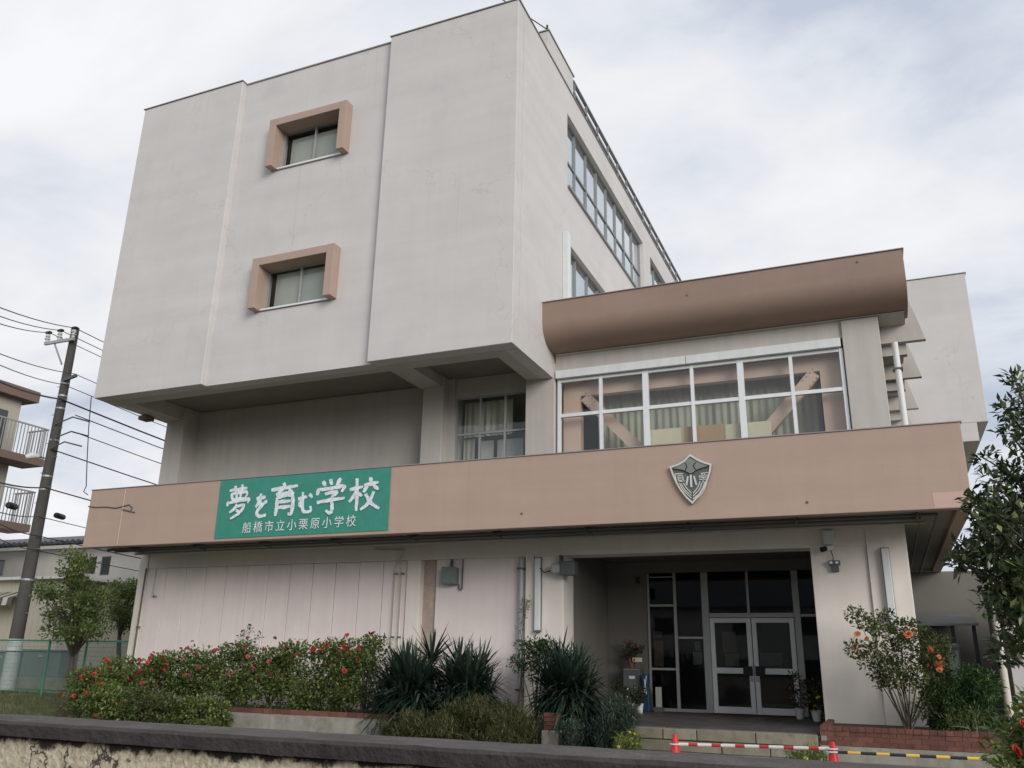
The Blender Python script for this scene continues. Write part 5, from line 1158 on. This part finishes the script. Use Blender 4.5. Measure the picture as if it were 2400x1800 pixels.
shrub('leafy_shrub', 'leafy dark shrub arching over behind the right yucca', 'shrub', (1200, 1325, 1500, 1585), 1.4, 34, 70, 0.075, 0.038, 'leaf_fern', 0.17, 0.3, 0.2, base=(0.0, 1.5, 0.3))

t, cs_ = shrub('leafy_shrub', 'bright leafy shrub spilling over the far left end of the kerb', 'shrub', (205, 300, 1610, 1700), -0.4, 45, 90, 0.08, 0.05, 'leaf_rose', 0.22, -0.02, 0.3, ystd=0.3)
for c in cs_[:9]: put('bloom', BLM['petal_red'][0], tuple(c+np.array([0, -0.2, 0.08])), t, (R(60), 0, rng.random()*6), (0.9, 0.9, 0.9))
shrub('leafy_shrub', 'dark leafy shrub before the kerb between the left end and the bare kerb', 'shrub', (285, 410, 1620, 1720), -0.35, 60, 90, 0.08, 0.05, 'leaf_hib', 0.22, -0.02, 0.3, ystd=0.3)
# shrub with orange flowers on the brick planter
hb = (float(P(2128, 1690, 'y', 1.3)[0]), 1.3, 0.40)
HB = thing('hibiscus_shrub', 'open branching shrub with orange flowers in the brick planter', 'shrub', hb)
tips = []
for (u, v) in ((2005, 1440), (2030, 1460), (2060, 1470), (2075, 1445), (2090, 1490), (2005, 1520), (2025, 1545), (2050, 1520), (2065, 1555), (2095, 1530), (2110, 1505), (2120, 1560), (2135, 1500), (2150, 1530), (2165, 1490), (2180, 1530), (2190, 1560), (2205, 1505), (2195, 1590), (2150, 1585), (2100, 1590), (2075, 1600), (2060, 1580), (2130, 1600), (2170, 1610), (2140, 1470), (2085, 1560), (2160, 1560), (2110, 1470), (2215, 1535), (2180, 1640), (2165, 1660)):
    tips.append(P(u, v, 'y', 1.2+rng.normal(0, 0.22)))
stems(HB, hb, [tuple(q) for q in tips[::2]], 0.013, 'branch', 'bark', 0.05, 0.45)
pos, d, nr, ln, wd = clump_leaves(np.array(tips), 0.18, 150, 0.068, 0.042); leaf_mesh('foliage', pos, d, nr, ln, wd, 'leaf_hib', HB)
for (u, v, s_) in ((2010, 1487, 1.0), (2032, 1498, 0.8), (2008, 1520, 1.35), (2130, 1488, 1.3), (2180, 1523, 1.1), (2195, 1558, 1.2), (2209, 1557, 1.0), (2203, 1570, 0.9), (2177, 1560, 0.7), (2200, 1540, 0.7)):
    put('bloom', BLM['petal_orange'][0], tuple(P(u, v, 'y', 0.95)), HB, (R(65), 0, rng.random()*6), (s_*1.1, s_*1.1, s_*1.1))
shrub('fern_clump', 'lush green ferny plants right of the orange-flowered shrub', 'plant', (2185, 2330, 1565, 1712), 1.5, 60, 80, 0.11, 0.022, 'leaf_fern', 0.20, 0.35, 0.6, droop=0.25, base=(7.3, 1.5, 0.4))
shrub('planter_weeds', 'sparse pale weeds at the right end of the brick planter', 'plant', (2215, 2300, 1660, 1720), 0.7, 20, 30, 0.08, 0.016, 'leaf_grass', 0.12, 0.40, 0.8, base=(7.3, 0.7, 0.41))
# small trees on the lawn
def small_tree(label, u0, vb, lobes, n, per, y=None, leaf=0.10, name='garden_tree', fork=None):
    yy = y; q = P(u0, vb, 'y', yy); b3 = (float(q[0]), yy, GH(float(q[0]), yy)-0.02)
    t = thing(name, label, 'tree', b3, 'young trees on the lawn')
    cs_ = []
    for (uc, vc, ru, rv, k) in lobes:
        for i in range(k):
            a = rng.random()*2*math.pi; r_ = rng.random()**0.5; cs_.append(P(uc+ru*r_*math.cos(a), vc+rv*r_*math.sin(a), 'y', yy+rng.normal(0, 0.55)))
    cs_ = np.array(cs_)
    f1 = P(*fork, 'y', yy); tr = MB()
    tr.tube([b3, (b3[0]+(f1[0]-b3[0])*0.5+0.03, yy, b3[2]+(f1[2]-b3[2])*0.5), tuple(f1)], [0.085, 0.07, 0.055], 10)
    tr.build('trunk', 'bark', t, smooth=True)
    br_ = MB()
    for c in cs_[::2]:
        md = np.array(f1)*0.5+c*0.5+np.array([0, 0, 0.15]); br_.tube([tuple(np.array(f1)-np.array([0, 0, 0.05])), tuple(md), tuple(c)], [0.032, 0.018, 0.006], 6)
    br_.build('limbs', 'bark', t, smooth=True)
    pos, d, nr, ln, wd = clump_leaves(cs_, 0.27, per, leaf, leaf*0.5, 0.1, 0.7)
    zmin_, zmax_ = pos[:, 2].min(), pos[:, 2].max()
    leaf_mesh('crown', pos, d, nr, ln, wd, 'leaf_tree', t, var=np.clip(rng.random(len(pos))*0.65+0.45*((pos[:, 2]-zmin_)/(zmax_-zmin_))**2.5, 0, 1))
    return t
small_tree('young green tree standing left of the school before the fence', 162, 1622, [(175, 1325, 32, 34, 13), (145, 1380, 46, 36, 14), (215, 1395, 52, 40, 17), (190, 1440, 66, 30, 17), (140, 1485, 34, 14, 5), (225, 1475, 30, 16, 5), (102, 1388, 16, 20, 4), (120, 1440, 16, 14, 3)], 0, 95, 1.6, fork=(170, 1535))
small_tree('smaller green tree half hidden by the left wall of the school', 272, 1618, [(298, 1385, 30, 28, 14), (300, 1440, 30, 36, 16), (270, 1420, 18, 25, 7)], 0, 95, 4.6, fork=(280, 1490))

# tree at the right edge, close to the camera
TY = -6.0
tb = (float(P(2520, 1500, 'y', TY)[0]), TY, 0.0)
CT = thing('camellia_tree', 'dark glossy-leaved evergreen tree reaching in from the right edge', 'tree', tb)
cs_ = []
def lobe(uc, vc, ru, rv, k, ys=0.28):
    for i in range(k):
        a = rng.random()*2*math.pi; r_ = rng.random()**0.5; cs_.append(P(uc+ru*r_*math.cos(a), vc+rv*r_*math.sin(a), 'y', TY+rng.normal(0, ys)))
lobe(2390, 930, 28, 55, 10); lobe(2372, 985, 28, 32, 7); lobe(2398, 1050, 16, 30, 4); lobe(2312, 1085, 10, 22, 3, .1); lobe(2340, 1120, 22, 18, 4); lobe(2385, 1120, 25, 30, 7)
lobe(2330, 1190, 55, 32, 26); lobe(2375, 1220, 40, 50, 20); lobe(2330, 1250, 36, 28, 12); lobe(2300, 1290, 45, 22, 15); lobe(2260, 1320, 28, 14, 7); lobe(2360, 1340, 45, 60, 31); lobe(2345, 1400, 40, 40, 17); lobe(2390, 1450, 34, 60, 23)
lobe(2370, 1520, 26, 36, 10); lobe(2470, 1050, 60, 160, 24); lobe(2480, 1350, 70, 180, 39)
cs_ = np.array(cs_)
fk = np.array([tb[0]-0.05, TY, 2.0])
MB().tube([tb, (tb[0]+0.03, TY, 1.0), tuple(fk), (tb[0]+0.05, TY, 3.2)], [0.11, 0.09, 0.08, 0.03], 10).build('trunk', 'bark', CT, smooth=True)
lm = MB()
for c in cs_[::3]:
    st_ = np.array([tb[0], TY, min(max(c[2]-0.5, 0.9), 3.1)]); md = st_*0.5+c*0.5+np.array([0, 0, 0.05]); lm.tube([tuple(st_), tuple(md), tuple(c)], [0.022, 0.014, 0.005], 5)
lm.build('limbs', 'bark', CT, smooth=True)
pos, d, nr, ln, wd = clump_leaves(cs_, 0.10, 22, 0.088, 0.040, 0.2, 0.8); leaf_mesh('crown', pos, d, nr, ln, wd, 'leaf_dark', CT, var=np.where(rng.random(len(pos)) < 0.06, 1.0, rng.random(len(pos))*0.85))
# red-flowered shrub at the lower right corner
t, cs_ = shrub('flowering_shrub', 'bright green shrub with red blooms at the lower right corner', 'shrub', (2335, 2520, 1650, 1840), -8.5, 60, 46, 0.055, 0.03, 'leaf_rose', 0.10, 0.0, 0.3, ystd=0.15, base=(8.6, -8.5, 0.0))
for (u, v, s_) in ((2380, 1762, 0.75), (2396, 1700, 0.6)): put('bloom', BLM['petal_red'][0], tuple(P(u, v, 'y', -8.75)), t, (R(70), 0, 1), (s_, s_, s_))

# potted plants and clutter in the porch
def potted(label, u, vb, y, hgt, m, n=14, potm='pot', fl=None, r=0.10, zf=0.352):
    q = P(u, vb, 'y', y); x = float(q[0]); t = thing('potted_plant', label, 'plant', (x, y, zf), 'potted plants in the porch')
    MB().lathe((x, y, zf), [(r*0.7, 0), (r, 0.17), (r*1.1, 0.175), (r*1.1, 0.20), (r*0.9, 0.201)], 14).build('pot', potm, t, smooth=True)
    cs_ = np.array([(x+rng.normal(0, 0.09), y+rng.normal(0, 0.09), zf+0.22+hgt*rng.random()) for i in range(n)])
    stems(t, (x, y, zf+0.19), cs_[:7], 0.008, bend=0.03); pos, d, nr, ln, wd = clump_leaves(cs_, 0.11, 36, 0.065, 0.035); ok = pos[:, 2] > zf+.2
    leaf_mesh('foliage', pos[ok], d[ok], nr[ok], ln[ok], wd[ok], m, t)
    if fl:
        for i in range(7): put('bloom', BLM[fl][i % 2], tuple(cs_[i]+np.array([0, -0.09, 0.05])), t, (R(50), 0, i), (0.55, 0.55, 0.55))
potted('tall potted plant with reddish flowers left of the right pillar base', 1876, 1682, 4.55, 0.62, 'leaf_pot', 16, fl='petal_pink')
potted('potted plant with yellowish leaves touching the right pillar', 1915, 1686, 4.0, 0.50, 'leaf_pot', 14, fl='petal_yellow')
for i, (u, v, h, lab, f_) in enumerate(((1455, 1660, 0.35, 'leftmost low potted plant in the porch corner', None), (1478, 1660, 0.30, 'low potted plant in the porch corner with pale flowers', 'petal_white'), (1500, 1662, 0.28, 'low potted plant right below the grey cabinet', None))):
    potted(lab, u, v, 4.0+0.1*i, h, 'leaf_pot', 10, 'pot', f_, 0.075)
a, b = P(1460, 1566, 'y', 5.0), P(1502, 1640, 'y', 5.0)
t = thing('cabinet', 'dark grey cabinet in the left corner of the porch', 'cabinet', (float(a[0]), 5.0, 0.352))
MB().box(a[0], b[0], 5.0, 5.35, 0.352, a[2]).build('case', 'darkgrey', t, bevel=0.01); MB().box(a[0]+0.14, a[0]+0.27, 4.992, 4.999, a[2]-0.22, a[2]-0.16).build('label_plate', 'paperwhite', t); MB().box(a[0]+0.02, b[0]-0.02, 4.985, 4.998, a[2]-0.03, a[2]-0.02).build('drawer_edge', 'alu_dull', t)
xm = float((a[0]+b[0])/2); zt2 = float(a[2])
potted('flowering plant standing on the dark grey cabinet', 1480, 1560, 5.17, 0.34, 'leaf_pot', 12, 'pot_clay', 'petal_pink', 0.09, zt2+0.002)
t = thing('small_sign', 'small pale yellow card standing on the cabinet', 'sign', (xm+0.12, 5.05, zt2)); MB().box(xm+0.02, xm+0.24, 5.03, 5.04, zt2+0.14, zt2+0.23).build('card', 'paper', t); MB().box(xm+0.12, xm+0.135, 5.032, 5.038, zt2+0.001, zt2+0.139).build('stick', 'darkgrey', t)
a, b = P(1506, 1580, 'y', 4.9), P(1520, 1655, 'y', 4.9)
t = thing('umbrella_stand', 'blue upright stand holding white tools beside the cabinet', 'stand', (float(a[0]), 4.9, 0.352))
MB().box(a[0], b[0]+0.02, 4.85, 5.0, 0.352, a[2]).build('case', 'blue', t, bevel=0.01); MB().tube([(a[0]+0.04, 4.84, 0.75), (a[0]+0.10, 4.83, a[2]-0.03)], 0.012, 6).build('white_rod', 'whitemetal', t); MB().tube([(a[0]+0.09, 4.84, 0.72), (a[0]+0.05, 4.83, a[2]-0.1)], 0.010, 6).build('white_rod', 'paperwhite', t)
a, b = P(1536, 1610, 'y', 5.2), P(1551, 1642, 'y', 5.2)
t = thing('notice_stand', 'small grey board standing before the entrance glass', 'board', (float(a[0]), 5.2, 0.352)); MB().box(a[0], b[0], 5.2, 5.22, 0.45, a[2]).build('board', 'blind', t); MB().box(a[0]-0.03, b[0]+0.03, 5.14, 5.28, 0.352, 0.449).build('foot', 'darkgrey', t)
q = P(1495, 1360, 'y', YD-0.02)
t = thing('wall_speaker', 'small dark speaker high on the porch back wall', 'speaker', (float(q[0]), YD, float(q[2]))); MB().box(q[0]-0.04, q[0]+0.05, YD-0.08, YD+0.0005, q[2]-0.09, q[2]+0.08).build('case', 'darkgrey', t, bevel=0.008); MB().box(q[0]-0.03, q[0]+0.04, YD-0.086, YD-0.081, q[2]-0.07, q[2]+0.05).build('grille', 'black', t)

# grass blades on the lawn at the left
def lawn():
    n = 26000
    x = rng.uniform(-30, -11.0, n); y = rng.uniform(-9, 2.6, n)
    keep = (np.sin(x*1.3+y*0.7)+np.sin(y*1.9-x*0.5)+rng.normal(0, 0.8, n)) > -0.3; x, y = x[keep], y[keep]
    z = np.array([GH(a, b) for a, b in zip(x, y)])
    pos = np.stack([x, y, z], 1); d = rdir(len(x))*0.5; d[:, 2] = np.abs(d[:, 2])+0.9
    o = leaf_mesh('lawn_grass', pos, d, rdir(len(x)), rng.uniform(0.07, 0.17, len(x)), 0.016, 'leaf_grass', None)
    tag(o, 'short patchy grass on the lawn left of the school', 'grass', None, 'stuff')
lawn()

# ------------------------------------------------------------------ houses across the street (seen mirrored in the glass)
def far_house(x, y, wd, dp, eave, label, wm):
    t = thing('house', label, 'house', (x, y, -0.4), 'houses across the street')
    holes = [(x-wd/2+wd*a-0.7, x-wd/2+wd*a+0.7, z0, z0+1.2) for a in (0.22, 0.55, 0.82) for z0 in (0.7, 3.5)]
    MB().grid([x-wd/2, x+wd/2], [-0.4, eave], holes, y, y-0.2, FX).build('wall', wm, t); MB().box(x-wd/2, x+wd/2, y-dp, y-0.5, -0.4, eave).build('core', wm, t)
    for h in holes: MB().box(h[0], h[1], y-0.14, y-0.08, h[2], h[3]).build('window', 'darkglass', t)
    MB().prism([(x-wd/2-0.5, y+0.6, eave), (x-wd/2-0.5, y-dp/2, eave+2.3), (x-wd/2-0.5, y-dp-0.6, eave)], (wd+1.0, 0, 0)).build('roof', 'rooftile', t)
far_house(-22.5, -38, 18, 9, 5.6, 'beige house behind the camera across the street, left', 'house2'); far_house(-4, -38.5, 17, 9, 5.4, 'pale house behind the camera across the street, middle', 'house'); far_house(14.5, -38, 18, 9, 5.6, 'brown house behind the camera across the street, right', 'apt')
